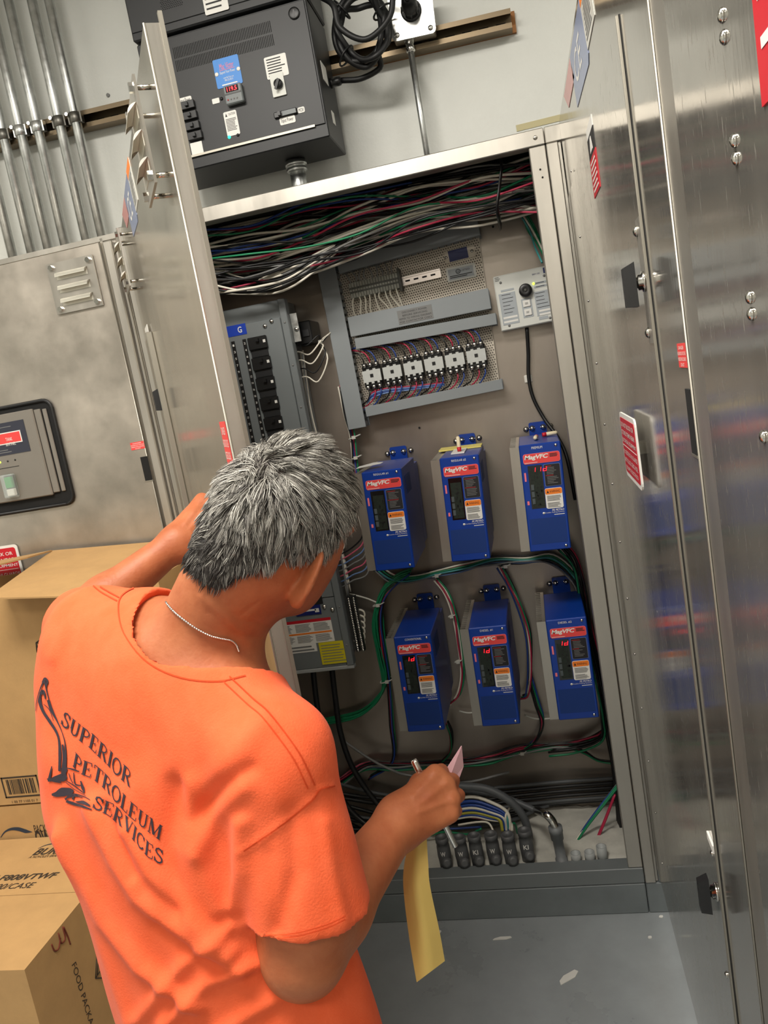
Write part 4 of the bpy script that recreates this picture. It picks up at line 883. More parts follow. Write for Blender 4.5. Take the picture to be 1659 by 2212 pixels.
for u, v in ((772, 628), (856, 656)): p = bl_(*c8(u, v)); MB().dome((p[0], -.002, p[1]), (0, -1, 0), .0075).part('bolt', 'chrome', bp)
t0 = bl_(*c6(485, 1240)); t1 = bl_(*c6(660, 1205)); xb0 = t0[0] + .002; xb1 = t1[0]; zt_ = (t0[1] + t1[1]) / 2; pt = .0635 * .97
for i in range(8):
    z1 = zt_ - pt * i
    MB().box(xb0, xb1, -.012, -.002, z1 - pt * .62, z1, 0, .002).box(xb0 + (xb1 - xb0) * .45, xb0 + (xb1 - xb0) * .62, -.022, -.012, z1 - pt * .25, z1 - pt * .1, 0).box(xb0 + (xb1 - xb0) * .82, xb1 - .003, -.0135, -.012, z1 - pt * .34, z1 - pt * .2, 1).part('circuit_breaker', ['black_plastic', 'white_label'], bp)
    MB().box(xb0 + .002, xb1 - .003, -.005, -.002, z1 - pt * .98, z1 - pt * .64, 0, .001).part('filler_plate', 'black_powder', bp)
for c_, (u, v) in enumerate(((440, 1245), (338, 1270))):
    p = bl_(*c6(u, v)); x = p[0]; mb = MB().box(x, x + .011, -.0045, -.002, zt_ - pt * 8, zt_, 0); pb = pt / 3.05
    for k in range(24):
        z = zt_ - pb * (k + .62); s = str(2 * k + (2 if c_ == 0 else 1)); text(mb, s, x + .003, x + .0085, z - .0032, z + .0032, -.0048, 1)
    mb.part('number_strip', ['black_plastic', 'white_label'], bp, 'black strip of white circuit numbers')
a = bl_(*c6(322, 1290)); MB().box(a[0] - .06, a[0] - .006, -.012, -.002, zt_ - pt * 8, zt_, 0, .002).part('breaker_bank', 'black_plastic', bp)
a = bl_(*c8(760, 595)); MB().prism(rc(a[0] - .07, a[0], a[1], a[1] + .075), -.003, -.002).part('cover_plate', 'black_matte', bp)
b = bl_(*c8(745, 700)); mb = MB().prism(rc(b[0] - .085, b[0], b[1], a[1] - .001), -.003, -.002); mb.prism(rc(b[0] - .075, b[0] - .016, b[1] + .013, b[1] + .019), -.0034, -.003, 1); mb.prism(rc(b[0] - .02, b[0] - .006, b[1] + .007, b[1] + .02), -.0034, -.003, 1); mb.part('rating_label', ['navy', 'white_label'], bp, 'dark blue rating label')
a = bl_(*c8(835, 745)); b = bl_(*c8(845, 1000)); c_ = bl_(*c8(700, 1090))
mb = MB().prism(rc(a[0] - .19, a[0], b[1] + .004, a[1]), -.001, 0, 0); mb.prism(rc(a[0] - .19, c_[0], c_[1], b[1] + .004), -.001, 0, 0); h1 = a[1] - b[1]
mb.prism(rc(a[0] - .19, a[0], a[1] - h1 * .08, a[1] + .003), -.0014, -.001, 2); mb.prism(rc(a[0] - .19, a[0] - .004, a[1] - h1 * .56, a[1] - h1 * .49), -.0014, -.001, 3)
for k in range(3): bars(mb, a[0] - .185 + .062 * k, a[0] - .13 + .062 * k, a[1] - h1 * .46, a[1] - h1 * .12, 7, -.0014, 1, .5); bars(mb, a[0] - .185 + .062 * k, a[0] - .13 + .062 * k, b[1] + .008, a[1] - h1 * .6, 8, -.0014, 1, .5)
bars(mb, a[0] - .18, c_[0] - .006, c_[1] + .002, b[1], 2, -.0014, 1, .5)
mb.part('instruction_label', ['white_label', 'ink_grey', 'red_sign', 'orange_label'], bp, 'white instruction label with red and orange stripes')
a = bl_(*c8(715, 1025)); b = bl_(*c8(1040, 1180)); mb = MB().prism(rc(a[0], b[0] - .004, b[1] - .006, a[1] + .006), -.004, 0, 0); bars(mb, a[0] + .006, b[0] - .01, b[1] - .002, a[1] + .001, 7, -.0043, 1, .3); mb.part('caution_label', ['yellow_label', 'ink_grey'], bp, 'yellow label with fine print')
MB().box(0, wp, -.004, .02, -.012, .0, 0, .002).part('bottom_lip', 'pvc_light', bp)
# galvanised bracket, small black box and neutral bars at its right side
a = bl_(*c6(845, 1012)); b = bl_(*c6(960, 1260)); MB().box(wp + .001, wp + .022, .02, .024, b[1], a[1], 0).part('side_bracket', 'galv', bp)
p = bl_(*c6(918, 1150)); MB().dome((wp + .014, .02, p[1]), (0, -1, 0), .008).part('bolt', 'chrome', bp)
for k in range(2):
    x = wp + .006 + .017 * k; z1 = bl_(*c8(1010, 560))[1]; mb = MB().box(x, x + .012, .035, .05, .03, z1, 0)
    for i in range(22): mb.lathe((x + .006, .035, .034 + (z1 - .04) * i / 21), (0, -1, 0), [(0, .0044), (.004, .0044), (.005, .003)], 8, 1)
    mb.part('neutral_bar', ['black_plastic', 'chrome'], bp, 'black terminal bar with bright screws')
p0 = at(660, 720, .3); MB().box(p0[0] - .028, p0[0] + .028, .27, YB - .002, p0[2] - .035, p0[2] + .035, 0, .003).box(p0[0] + .0, p0[0] + .02, .266, .27, p0[2] - .012, p0[2] + .008, 1).thing('relay_box', ['black_plastic', 'black_powder'], 'small black box mounted right of the breaker panel top', 'relay')
# ------------------------------------------------------------------ wires
WN = {'wire_black': 'black', 'wire_white': 'white', 'wire_green': 'green', 'wire_red': 'red', 'wire_blue': 'dark blue', 'wire_grey': 'grey', 'wire_pink': 'pink', 'wire_sky': 'pale blue', 'wire_teal': 'teal', 'wire_yellow': 'yellow'}
def wires(cols, path, r, where, group, spread=.012, jit=.006, n=6, sides=6, cat='wire'):
    base = [at(*p) for p in path]; N = len(cols)
    for k, c in enumerate(cols):
        t = k * 2.399; rr = spread * math.sqrt((k + .3) / N)
        off = np.array([rr * math.cos(t), rr * math.sin(t) * .8, rr * math.sin(t + 1.1)])
        P = [b + off * (1 + .15 * math.sin(i + k)) + rng.normal(0, jit, 3) * (1, .5, 1) for i, b in enumerate(base)]
        for p in P: p[1] = min(p[1], YB - r - .001)
        MB().tube(spline(P, n), r, sides).thing('wire', c, WN[c] + ' wire ' + where, cat, WN[c] + ' wires ' + group)
# the big bundle across the top
LW = ['wire_black'] * 40 + ['wire_white'] * 28 + ['wire_green'] * 11 + ['wire_red'] * 8 + ['wire_blue'] * 6 + ['wire_grey'] * 8
rng.shuffle(LW)
for k, c in enumerate(LW):
    f = rng.random(); Y0 = .09 + .22 * rng.random(); g = min(1, max(0, f + rng.normal(0, .18)))
    a = at(415, 500 + 125 * f, Y0); b = at(1168, 335 + 100 * g, .12 + .2 * rng.random())
    sag = -.05 * (1 - f) * rng.random() - .03 * f; P = [a + (-.25, .02, .02 * rng.normal())]
    for t in (0, .17, .34, .5, .67, .84, 1):
        q = a * (1 - t) + b * t; q = q + np.array([0, .02 * rng.normal(), -.07 * math.sin(math.pi * min(1, t * 1.6)) * f * (1 - t) * (1 if t < .62 else 0) + .05 * math.sin(math.pi * t) * (1 - f) * .3 + .013 * rng.normal()])
        P.append(q)
    P.append(b + (.035, .0, .005 * rng.normal()))
    for p in P: p[1] = min(max(p[1], .05), YB - .006); p[2] = min(p[2], ZT - .015); p[0] = min(max(p[0], XL + .008), XR - .01)
    r = {'wire_white': .0038, 'wire_black': .0034}.get(c, .003)
    MB().tube(spline(P, 6), r, 6).thing('wire', c, WN[c] + ' wire in the thick bundle slung across the cabinet top', 'wire', WN[c] + ' wires in the top bundle')
for k in range(12):
    c = ('wire_white', 'wire_black', 'wire_white', 'wire_grey', 'wire_black')[k % 5]; q = rng.random(4)
    P = [at(400, 545 + 7 * k, .1 + .1 * q[0]), at(450, 570 + 6 * k, .1 + .1 * q[0]), at(530, 592 + 5 * k * q[1] + 10 * q[2], .12 + .1 * q[0]), at(610, 588 + 5 * k * q[1], .14), at(690, 545 + 4 * k * q[1], .16), at(790, 490 + 20 * q[3], .18), at(900, 450 + 20 * q[3], .2), at(1050, 405 + 20 * q[3], .2)]
    MB().tube(spline(P, 6), .0033, 6).thing('wire', c, WN[c] + ' wire drooping below the top bundle at its left end', 'wire', WN[c] + ' wires drooping from the top bundle')
p0 = at(1083, 365, .06); p1 = at(1074, 448, .06); MB().tube(spline([p0 + (.004, .2, .03), p0 + (.002, .05, .03), p0, (p0 + p1) / 2, p1, p1 + (0, .05, -.02), p1 + (0, .2, -.02)], 5), .011, 8, flat=.35).thing('cable_strap', 'black_plastic', 'black strap around the top wire bundle at the right', 'strap')
wires(['wire_green', 'wire_green', 'wire_white', 'wire_green', 'wire_teal'], ((1130, 462, .3), (1148, 495, .3), (1165, 525, .28), (1180, 560, .24)), .003, 'bending down from the top bundle behind the post', 'behind the right post', .01, .002)
# grey/white wires from the panel side to the duct
for k in range(5):
    s = at(640 + 6 * k, 742 + 18 * k, .28); MB().tube(spline([s + (-.03, 0, .002), s, s + (.035, -.01, -.012 - .002 * k), s + (.075, .0, .012 + .008 * k), at(693, 740, .3), at(710, 722, .3), at(722, 712, .33)], 5), .0024, 6).thing('wire', 'wire_white' if k % 3 else 'wire_black', ('white' if k % 3 else 'black') + ' wire looping from the breaker panel side to the upright duct', 'wire', 'wires between the breaker panel and the duct')
wires(['wire_white', 'wire_white', 'wire_grey', 'wire_white'], ((652, 760, .3), (660, 830, .3), (672, 900, .3), (690, 985, .3), (735, 1180, .3), (752, 1285, .3)), .003, 'running down beside the breaker panel flange', 'down the breaker panel side', .008, .002)
# runs beside the duct and the first drive
wires(['wire_red', 'wire_pink', 'wire_blue', 'wire_white', 'wire_white', 'wire_green', 'wire_grey', 'wire_black'], ((738, 830, .345), (748, 890, .34), (762, 940, .33), (768, 1010, .33), (774, 1080, .32), (790, 1150, .33), (812, 1225, .33)), .003, 'running down left of the upper drives', 'left of the upper drives', .011, .002)
for k, c in enumerate(('wire_black', 'wire_pink', 'wire_sky', 'wire_grey', 'wire_pink', 'wire_sky', 'wire_grey')):
    yy = 1182 + 12 * k; MB().tube(spline([at(775 + 2 * k, 1060, .31), at(785 + 2 * k, 1130, .31), at(782 + 2.5 * k, yy - 22, .3), at(762, yy, .3), at(738, yy + 14, .3), at(722, yy + 16, .29)], 6), .0028, 6).thing('wire', c, WN[c] + ' wire swinging left into the breaker panel beside the man\'s ear', 'wire', WN[c] + ' wires into the breaker panel side')
for i in range(6):
    s = at(765, 1325 + 12 * i, .28); MB().tube(spline([s, s + (.02, -.012, .014), s + (.036, -.012, .006), s + (.034, -.008, -.012), s + (.008, 0, -.012)], 5), .0032, 6).thing('wire', 'wire_white', 'white wire tail looping at the terminal bars by the yellow label', 'wire', 'white wire loops at the terminal bars')
wires(['wire_green'] * 9, ((884, 1236, .35), (850, 1252, .34), (822, 1285, .33), (810, 1340, .33), (818, 1400, .335), (832, 1468, .34), (815, 1510, .34), (770, 1545, .345), (690, 1560, .35)), .0034, 'in the fat loop left of the lower drives', 'in the green loop', .011, .002)
wires(['wire_black', 'wire_red', 'wire_blue', 'wire_green', 'wire_black'], ((884, 1238, .345), (850, 1268, .34), (828, 1300, .33), (824, 1350, .33), (832, 1420, .335), (840, 1475, .34), (846, 1560, .345), (850, 1640, .35), (800, 1680, .35)), .003, 'running down beside the green loop', 'beside the green loop', .01, .002)
mid = ((800, 1215, .34), (845, 1248, .345), (890, 1252, .345), (938, 1240, .345), (1000, 1226, .345), (1065, 1212, .345), (1130, 1210, .345), (1190, 1210, .34), (1240, 1250, .33), (1262, 1310, .32), (1275, 1380, .32))
wires(['wire_green', 'wire_black', 'wire_black', 'wire_red', 'wire_sky', 'wire_green', 'wire_black', 'wire_grey', 'wire_white', 'wire_black', 'wire_teal', 'wire_black'], mid, .003, 'in the run between the two rows of drives', 'between the drive rows', .013, .003)
for (x, y), cs, w_ in (((940, 1250), ['wire_white', 'wire_grey', 'wire_red', 'wire_black', 'wire_white', 'wire_green'], 'right of the lower left drive'), ((1080, 1222), ['wire_green', 'wire_white', 'wire_red', 'wire_black', 'wire_blue'], 'right of the lower middle drive')):
    pth = ((x, y, .35), (x + 22, y + 28, .34), (x + 40, y + 70, .335), (x + 52, y + 130, .335), (x + 58, y + 200, .34), (x + 50, y + 245, .345), (x + 35, y + 268, .345)) if x < 1000 else ((x, y, .35), (x + 20, y + 40, .34), (x + 45, y + 90, .335), (x + 62, y + 150, .335), (x + 66, y + 220, .34), (x + 62, y + 275, .34), (x + 45, y + 285, .345))
    wires(cs, pth, .0028, 'hanging ' + w_, w_, .009, .002)
wires(['wire_green', 'wire_red', 'wire_black', 'wire_blue', 'wire_black'], ((1145, 1465, .345), (1160, 1520, .345), (1172, 1560, .345), (1158, 1600, .345), (1120, 1625, .345)), .003, 'curving down between the lower middle and right drives', 'between the last two lower drives', .011, .002)
wires(['wire_black', 'wire_red', 'wire_green', 'wire_black'], ((965, 1560, .33), (975, 1590, .335), (972, 1625, .345), (950, 1650, .35)), .003, 'leaving the bottom of the lower left drive', 'under the lower left drive', .008, .002)
wires(['wire_black'] * 6 + ['wire_green', 'wire_green', 'wire_red'], ((1212, 1180, .3), (1240, 1215, .3), (1255, 1280, .29), (1268, 1360, .29), (1290, 1450, .29), (1305, 1540, .3), (1300, 1590, .32), (1250, 1612, .335), (1190, 1622, .34)), .0036, 'running down behind the right cabinet post', 'behind the right post lower down', .014, .003)
low = ((690, 1720, .34), (735, 1690, .34), (790, 1655, .345), (850, 1655, .345), (910, 1652, .345), (1000, 1648, .345), (1060, 1640, .345), (1120, 1622, .345), (1190, 1612, .345), (1260, 1605, .345), (1312, 1575, .34))
wires(['wire_red', 'wire_black', 'wire_green', 'wire_red', 'wire_sky', 'wire_black', 'wire_pink', 'wire_green', 'wire_black', 'wire_red', 'wire_grey'], low, .0034, 'in the low run under the drives', 'in the low run', .014, .003)
wires(['wire_black', 'wire_red', 'wire_green'], ((1225, 1612, .345), (1262, 1625, .345), (1290, 1642, .345), (1330, 1648, .34)), .003, 'branching right from the low run', 'branching right of the low run', .008, .002)
wires(['wire_grey'], ((742, 1600, .34), (800, 1640, .32), (850, 1665, .3), (885, 1675, .28), (1000, 1690, .3), (1100, 1668, .33)), .0045, 'slanting down behind the hand', 'behind the hand', .0, .0)
# heavy black feeders
for k, pth in enumerate((((676, 1446, .28), (682, 1500, .28), (690, 1560, .28), (700, 1640, .28), (735, 1720, .27), (790, 1780, .25), (860, 1800, .22)), ((717, 1444, .26), (724, 1504, .26), (735, 1580, .26), (758, 1650, .26), (795, 1710, .25), (840, 1760, .23), (900, 1795, .2)), ((700, 1700, .3), (760, 1755, .3), (830, 1790, .3), (940, 1805, .31), (1100, 1812, .33), (1330, 1800, .34)), ((720, 1760, .3), (800, 1800, .3), (900, 1822, .31), (1100, 1832, .33), (1330, 1828, .35)), ((730, 1820, .24), (830, 1840, .25), (960, 1846, .28), (1150, 1842, .33), (1330, 1845, .35)))):
    MB().tube(spline([at(*p) for p in pth], 7), .0095 if k < 2 else .008, 10).thing('feeder_cable', 'black_rubber', ['thick black cable dropping from the breaker panel, nearer the man', 'thick black cable dropping from the breaker panel, further right', 'uppermost black cable lying along the cabinet bottom', 'middle black cable lying along the cabinet bottom', 'lowest black cable lying along the cabinet bottom'][k], 'cable', 'thick black cables')
for k in range(9):
    q = rng.random(3); y0 = 1690 + 15 * k; Yc = .33 - .012 * k
    P = [at(640, y0 - 30 + 20 * q[0], Yc), at(740, y0 + 12 * q[1], Yc), at(850, y0 + 18 + 14 * q[2], Yc + .01), at(960, y0 + 22, Yc + .015), at(1090, y0 + 10 - 8 * k * .5, Yc + .02), at(1200, y0 - 6 * k * .8, .345), at(1335, y0 - 10 - 5 * k, .35)]
    for p in P: p[2] = max(p[2], .16); p[1] = min(p[1], YB - .012)
    MB().tube(spline(P, 7), .0065, 8).thing('control_cable', 'black_rubber' if k % 4 else 'cable_grey', ('black' if k % 4 else 'dark grey') + ' cable running low across the cabinet back behind the hand', 'cable', ('black' if k % 4 else 'dark grey') + ' cables low on the cabinet back')
for k in range(5): MB().tube(spline([at(1308 + 4 * k, 1570, .32), at(1325 + 3 * k, 1660, .3), at(1334 + 2 * k, 1750, .28 - .01 * k), at(1340, 1850, .24)], 6), .006, 8).thing('feeder_cable', 'black_rubber', 'black cable standing upright in the lower right cabinet corner', 'cable', 'upright black cables in the corner')
# sealing fittings and conduit ends in the foam
zf = .135
def fit_base(px, py): p = atz(px, py, zf); p[1] = min(max(p[1], .06), YB - .06); return p
for i, (u, v) in enumerate(((170, 655), (312, 655), (432, 640), (568, 630), (703, 640), (838, 600))):
    px, py = 920 + u / 3.77, 1700 + v / 3.77; p = fit_base(px, py)
    e = empty('sealing_fitting', tuple(p), ['leftmost grey sealing fitting, under the pen tip', 'second grey sealing fitting from the pen', 'third grey sealing fitting from the pen', 'fourth grey sealing fitting, with white wires in its mouth', 'fifth grey sealing fitting, with coloured wires in its mouth', 'rightmost grey sealing fitting, with the thick flexible conduit'][i], 'fitting', 'grey sealing fittings in the cabinet bottom')
    tz = .0 if i < 5 else .12
    MB().lathe((0, 0, 0), (tz * .0, 0, 1), [(0, .019), (.03, .02), (.045, .0215), (.075, .0205), (.088, .018), (.089, .0205), (.105, .0205), (.106, .0165), (.1, .0155)], 20).part('body', 'seal_grey', e)
    MB().lathe((.004, -.008, .026), (.25, -1, .25), [(0, .017), (.012, .0165), (.016, .0165), (.018, .0125), (.021, .012), (.0212, .007)], 16).part('plug', 'seal_grey', e)
    mb = MB(); text(mb, ['W', 'W', 'KI', 'W', 'W', 'KI'][i], -.008, .008, .052, .067, 0, 0, bold=.02, mp=lambda x, y, z: (x, -math.sqrt(max(1e-6, .0217 ** 2 - x * x)) - .0006, z)); mb.part('mark', 'white_label', e)
def flex(pth, r, lab, ribs=True):
    P = spline([at(*p) for p in pth], 14); rr = [r * (1 + (.05 if (i % 2) else -.02)) for i in range(len(P))]
    MB().tube(P, rr, 12).thing('flexible_conduit', 'cable_grey', lab, 'conduit')
flex(((880, 1690, .16), (930, 1694, .17), (986, 1698, .17), (1050, 1704, .16), (1098, 1728, .15), (1128, 1760, .145), (1140, 1792, .14), (1143, 1812, .14)), .0125, 'thick grey flexible conduit arching into the rightmost fitting')
flex(((890, 1712, .24), (980, 1706, .24), (1060, 1715, .23), (1110, 1730, .22), (1155, 1750, .2)), .010, 'grey flexible conduit with a chrome elbow at its end')
pb = fit_base(1215, 1868); pt_ = at(1200, 1790, pb[1]); e = empty('conduit_elbow', tuple(pb), 'grey conduit stub with chrome elbow right of the fittings', 'conduit')
part_w(MB().lathe(pb - (0, 0, .005), pt_ - pb, [(0, .019), (.02, .0185), (.021, .0155), (np.linalg.norm(pt_ - pb) - .03, .0155), (np.linalg.norm(pt_ - pb) - .029, .019), (np.linalg.norm(pt_ - pb) - .006, .0195), (np.linalg.norm(pt_ - pb) - .005, .021), (np.linalg.norm(pt_ - pb) + .012, .021)], 16), 'stub', 'pvc_grey', e)
part_w(MB().tube(spline([pt_, at(1192, 1772, pb[1] + .005), at(1178, 1758, pb[1] + .02), at(1158, 1750, .2)], 6), .0125, 12), 'elbow', 'chrome', e)
for i, (px, py, hh) in enumerate(((1246, 1862, .03), (1276, 1862, .032), (1303, 1860, .048))):
    p = fit_base(px, py); MB().lathe(p, (0, 0, 1), [(0, .0155), (hh, .0155), (hh, .013), (hh * .3, .0128)], 18).thing('conduit_stub', 'pvc_light', ['open grey pipe stub nearest the chrome elbow', 'open grey pipe stub with the red wire in it', 'tallest open grey pipe stub near the cabinet post'][i], 'pipe', 'open pipe stubs in the foam')
wires(['wire_green', 'wire_white', 'wire_green', 'wire_blue'], ((1340, 1690, .22), (1300, 1740, .2), (1262, 1792, .18), (1232, 1840, .17), (1220, 1862, .16)), .0036, 'slanting from the post down to the pipe stubs', 'slanting to the pipe stubs', .006, .001)
wires(['wire_red', 'wire_red'], ((1328, 1718, .2), (1308, 1770, .19), (1290, 1815, .18), (1281, 1856, .17)), .0036, 'slanting into the middle pipe stub', 'slanting into the middle stub', .003, .001)
wires(['wire_white', 'wire_green', 'wire_green', 'wire_grey'], ((1215, 1850, .2), (1260, 1835, .24), (1300, 1818, .27), (1345, 1810, .3)), .003, 'lying on the foam behind the pipe stubs', 'lying behind the pipe stubs', .007, .002)
wires(['wire_white', 'wire_grey', 'wire_green', 'wire_white', 'wire_blue'], ((945, 1880, .07), (985, 1887, .075), (1040, 1890, .08), (1100, 1882, .085), (1160, 1868, .09), (1200, 1856, .1)), .0032, 'lying along the foam in front of the fittings', 'lying in front of the fittings', .005, .002)
# bright cables behind the fittings
for k, (c, dy, x1) in enumerate((('wire_white', -6, 1096), ('wire_blue', 4, 1092), ('wire_blue', 12, 1092), ('wire_white', 18, 1088), ('wire_blue', 22, 1086), ('wire_yellow', 28, 1080), ('wire_white', 36, 1100), ('wire_blue', 33, 1092))):
    P = [at(930, 1752 + dy, .2), at(975, 1735 + dy, .19), at(1020, 1727 + dy, .18), at(1060, 1738 + dy * .9, .17), at(x1, 1758 + dy * .5, .16), at(x1 + 6, 1795, .15)]
    MB().tube(spline(P, 6), .0055, 8).thing('data_cable', c, WN[c] + ' jacketed cable sweeping over the fittings behind the hand', 'cable', WN[c] + ' jacketed cables over the fittings')
for k, (c, pth) in enumerate((('wire_pink', ((1015, 1765, .2), (1050, 1770, .18), (1080, 1775, .17), (1095, 1800, .15))), ('wire_white', ((990, 1782, .18), (1030, 1776, .17), (1055, 1778, .16), (1068, 1800, .14))), ('wire_blue', ((925, 1787, .2), (980, 1790, .2), (1040, 1786, .2))), ('wire_green', ((920, 1808, .2), (960, 1797, .19), (1010, 1802, .17), (1040, 1790, .16))), ('wire_green', ((1090, 1800, .15), (1110, 1778, .17), (1118, 1800, .19))), ('wire_teal', ((1098, 1800, .15), (1096, 1770, .15), (1088, 1755, .17))), ('wire_white', ((1096, 1800, .15), (1092, 1765, .15), (1100, 1745, .18))))):
    MB().tube(spline([at(*p) for p in pth], 6), .0034, 7).thing('wire', c, ['pink wire dipping into the fifth sealing fitting', 'white wire ending in the fourth sealing fitting', 'blue cable passing behind the first sealing fittings', 'green wire passing across the first fitting mouths', 'green wire looping at the fifth sealing fitting', 'teal wire rising from the fifth sealing fitting', 'white wire rising from the fifth sealing fitting'][k], 'wire')
# cable ties and mounts
def tie(px, py, Y, w_, lab):
    p = at(px, py, Y); mb = MB().tube([p + w_ * np.array([math.cos(t), .7 * math.sin(t), .25 * math.cos(t)]) for t in np.linspace(0, 2 * math.pi, 17)], .0022, 6).box(p[0] - .006, p[0] + .006, p[1] - w_ * .7 - .004, p[1] - w_ * .7 + .002, p[2] - .005, p[2] + .005)
    mb.thing('cable_tie', 'tie', lab, 'cable tie', 'white cable ties')
for px, py, Y, w_, lab in ((766, 944, .325, .02, 'white cable tie around the wires just under the upright duct'), (770, 988, .325, .017, 'white cable tie left of the upper left drive'), (818, 1305, .33, .02, 'white cable tie round the top of the green loop'), (838, 1468, .338, .028, 'white cable tie round the bottom of the green loop'), (944, 1242, .34, .016, 'white cable tie below the upper left drive'), (1092, 1222, .34, .016, 'white cable tie below the upper middle drive'), (976, 1330, .333, .012, 'white cable tie on the wires right of the lower left drive'), (990, 1428, .335, .012, 'lower white cable tie right of the lower left drive'), (693, 738, .3, .008, 'small white tie on the wires by the relay box'), (1128, 1625, .34, .014, 'white cable tie on the low wire run')): tie(px, py, Y, w_, lab)
for k, pth in enumerate((((992, 1536, .36), (1010, 1540, .355), (1028, 1539, .36)), ((1133, 1545, .36), (1160, 1553, .355), (1205, 1551, .36)), ((752, 1282, .34), (790, 1292, .335), (815, 1302, .33)))):
    MB().tube(spline([at(*p) for p in pth], 6), .003, 6).thing('cable_tie', 'tie', ['white tie tail between the lower left and middle drives', 'white tie tail between the lower middle and right drives', 'white tie tail reaching the green loop from the panel'][k], 'cable tie', 'white cable ties')
# ------------------------------------------------------------------ the man, shaped from distance fields
def surf_nets(F, lo, h):
    S = F < 0
    c = S[:-1, :-1, :-1].astype(np.int8)
    for dx in (0, 1):
        for dy in (0, 1):
            for dz in (0, 1):
                if dx + dy + dz: c = c + S[dx:S.shape[0] - 1 + dx, dy:S.shape[1] - 1 + dy, dz:S.shape[2] - 1 + dz]
    act = (c > 0) & (c < 8); idx = np.argwhere(act); ID = -np.ones(act.shape, np.int32); ID[act] = np.arange(len(idx))
    acc = np.zeros((len(idx), 3)); cnt = np.zeros(len(idx)); i, j, k = idx.T
    cor = [(0, 0, 0), (1, 0, 0), (0, 1, 0), (1, 1, 0), (0, 0, 1), (1, 0, 1), (0, 1, 1), (1, 1, 1)]
    val = [F[i + a, j + b, k + d] for a, b, d in cor]
    for a in range(8):
        for b in range(a + 1, 8):
            if sum(x != y for x, y in zip(cor[a], cor[b])) != 1: continue
            m = (val[a] < 0) != (val[b] < 0); t = np.where(m, val[a] / (val[a] - val[b] + 1e-20), 0); t = np.clip(t, 0, 1)
            p = np.array(cor[a])[None] + t[:, None] * (np.array(cor[b]) - np.array(cor[a]))[None]
            acc += p * m[:, None]; cnt += m
    V = (idx + acc / cnt[:, None]) * h + lo
    Q = []
    for ax in range(3):
        A = S; sl0 = [slice(None)] * 3; sl1 = [slice(None)] * 3; sl0[ax] = slice(0, -1); sl1[ax] = slice(1, None)
        ch = A[tuple(sl0)] != A[tuple(sl1)]; e = np.argwhere(ch)
        u, w = [(1, 2), (2, 0), (0, 1)][ax]
        ok = (e[:, u] > 0) & (e[:, w] > 0) & (e[:, u] < act.shape[u]) & (e[:, w] < act.shape[w]); e = e[ok]
        def g(du, dw):
            q = e.copy(); q[:, u] -= du; q[:, w] -= dw; return ID[q[:, 0], q[:, 1], q[:, 2]]
        quad = np.stack([g(1, 1), g(0, 1), g(0, 0), g(1, 0)], 1); fl = ~S[e[:, 0], e[:, 1], e[:, 2]]
        quad[fl] = quad[fl][:, ::-1]; Q.append(quad)
    return V, np.concatenate(Q)
def sdf_mesh(fn, lo, hi, h, B=8):
    lo = np.array(lo, float); n = (np.ceil((np.array(hi) - lo) / h / B).astype(int)) * B
    bc = [lo[a] + (np.arange(n[a] // B) * B + B / 2) * h for a in range(3)]
    G = np.stack(np.meshgrid(*bc, indexing='ij'), -1).reshape(-1, 3); d = fn(G)
    actb = np.abs(d) < h * B * .9 * 1.5 + .006
    F = np.where(d < 0, -1., 1.).astype(np.float32).reshape(n // B).repeat(B, 0).repeat(B, 1).repeat(B, 2)
    o = np.stack(np.meshgrid(*[np.arange(B)] * 3, indexing='ij'), -1).reshape(-1, 3)
    bi = np.argwhere(actb.reshape(n // B))
    for s in range(0, len(bi), 600):
        I = (bi[s:s + 600, None] * B + o[None]).reshape(-1, 3); F[I[:, 0], I[:, 1], I[:, 2]] = fn(lo + I * h)
    return surf_nets(F, lo, h)
def rcone(P, a, b, ra, rb):
    a = np.array(a); b = np.array(b); d = b - a; t = np.clip(((P - a) @ d) / (d @ d), 0, 1); return np.linalg.norm(P - a - t[:, None] * d, axis=1) - (ra + (rb - ra) * t)
def ell(P, c, A, r):
    q = (P - np.array(c)) @ np.array(A).T; r = np.array(r); k0 = np.linalg.norm(q / r, axis=1); k1 = np.linalg.norm(q / r ** 2, axis=1) + 1e-9; return k0 * (k0 - 1) / k1
def smin(a, b, k): h = np.maximum(k - np.abs(a - b), 0) / k; return np.minimum(a, b) - h * h * k * .25
def smax(a, b, k): return -smin(-a, -b, k)
def c3(x, y, d): return np.array([(x - 829.5) / FPX * d, (y - 1106) / FPX * d, d])   # right, down, forward of the photographer
def w3(q): return CAM + np.asarray(q) @ R
def proj(q): q = np.asarray(q); return 829.5 + FPX * q[:, 0] / q[:, 2], 1106 + FPX * q[:, 1] / q[:, 2]
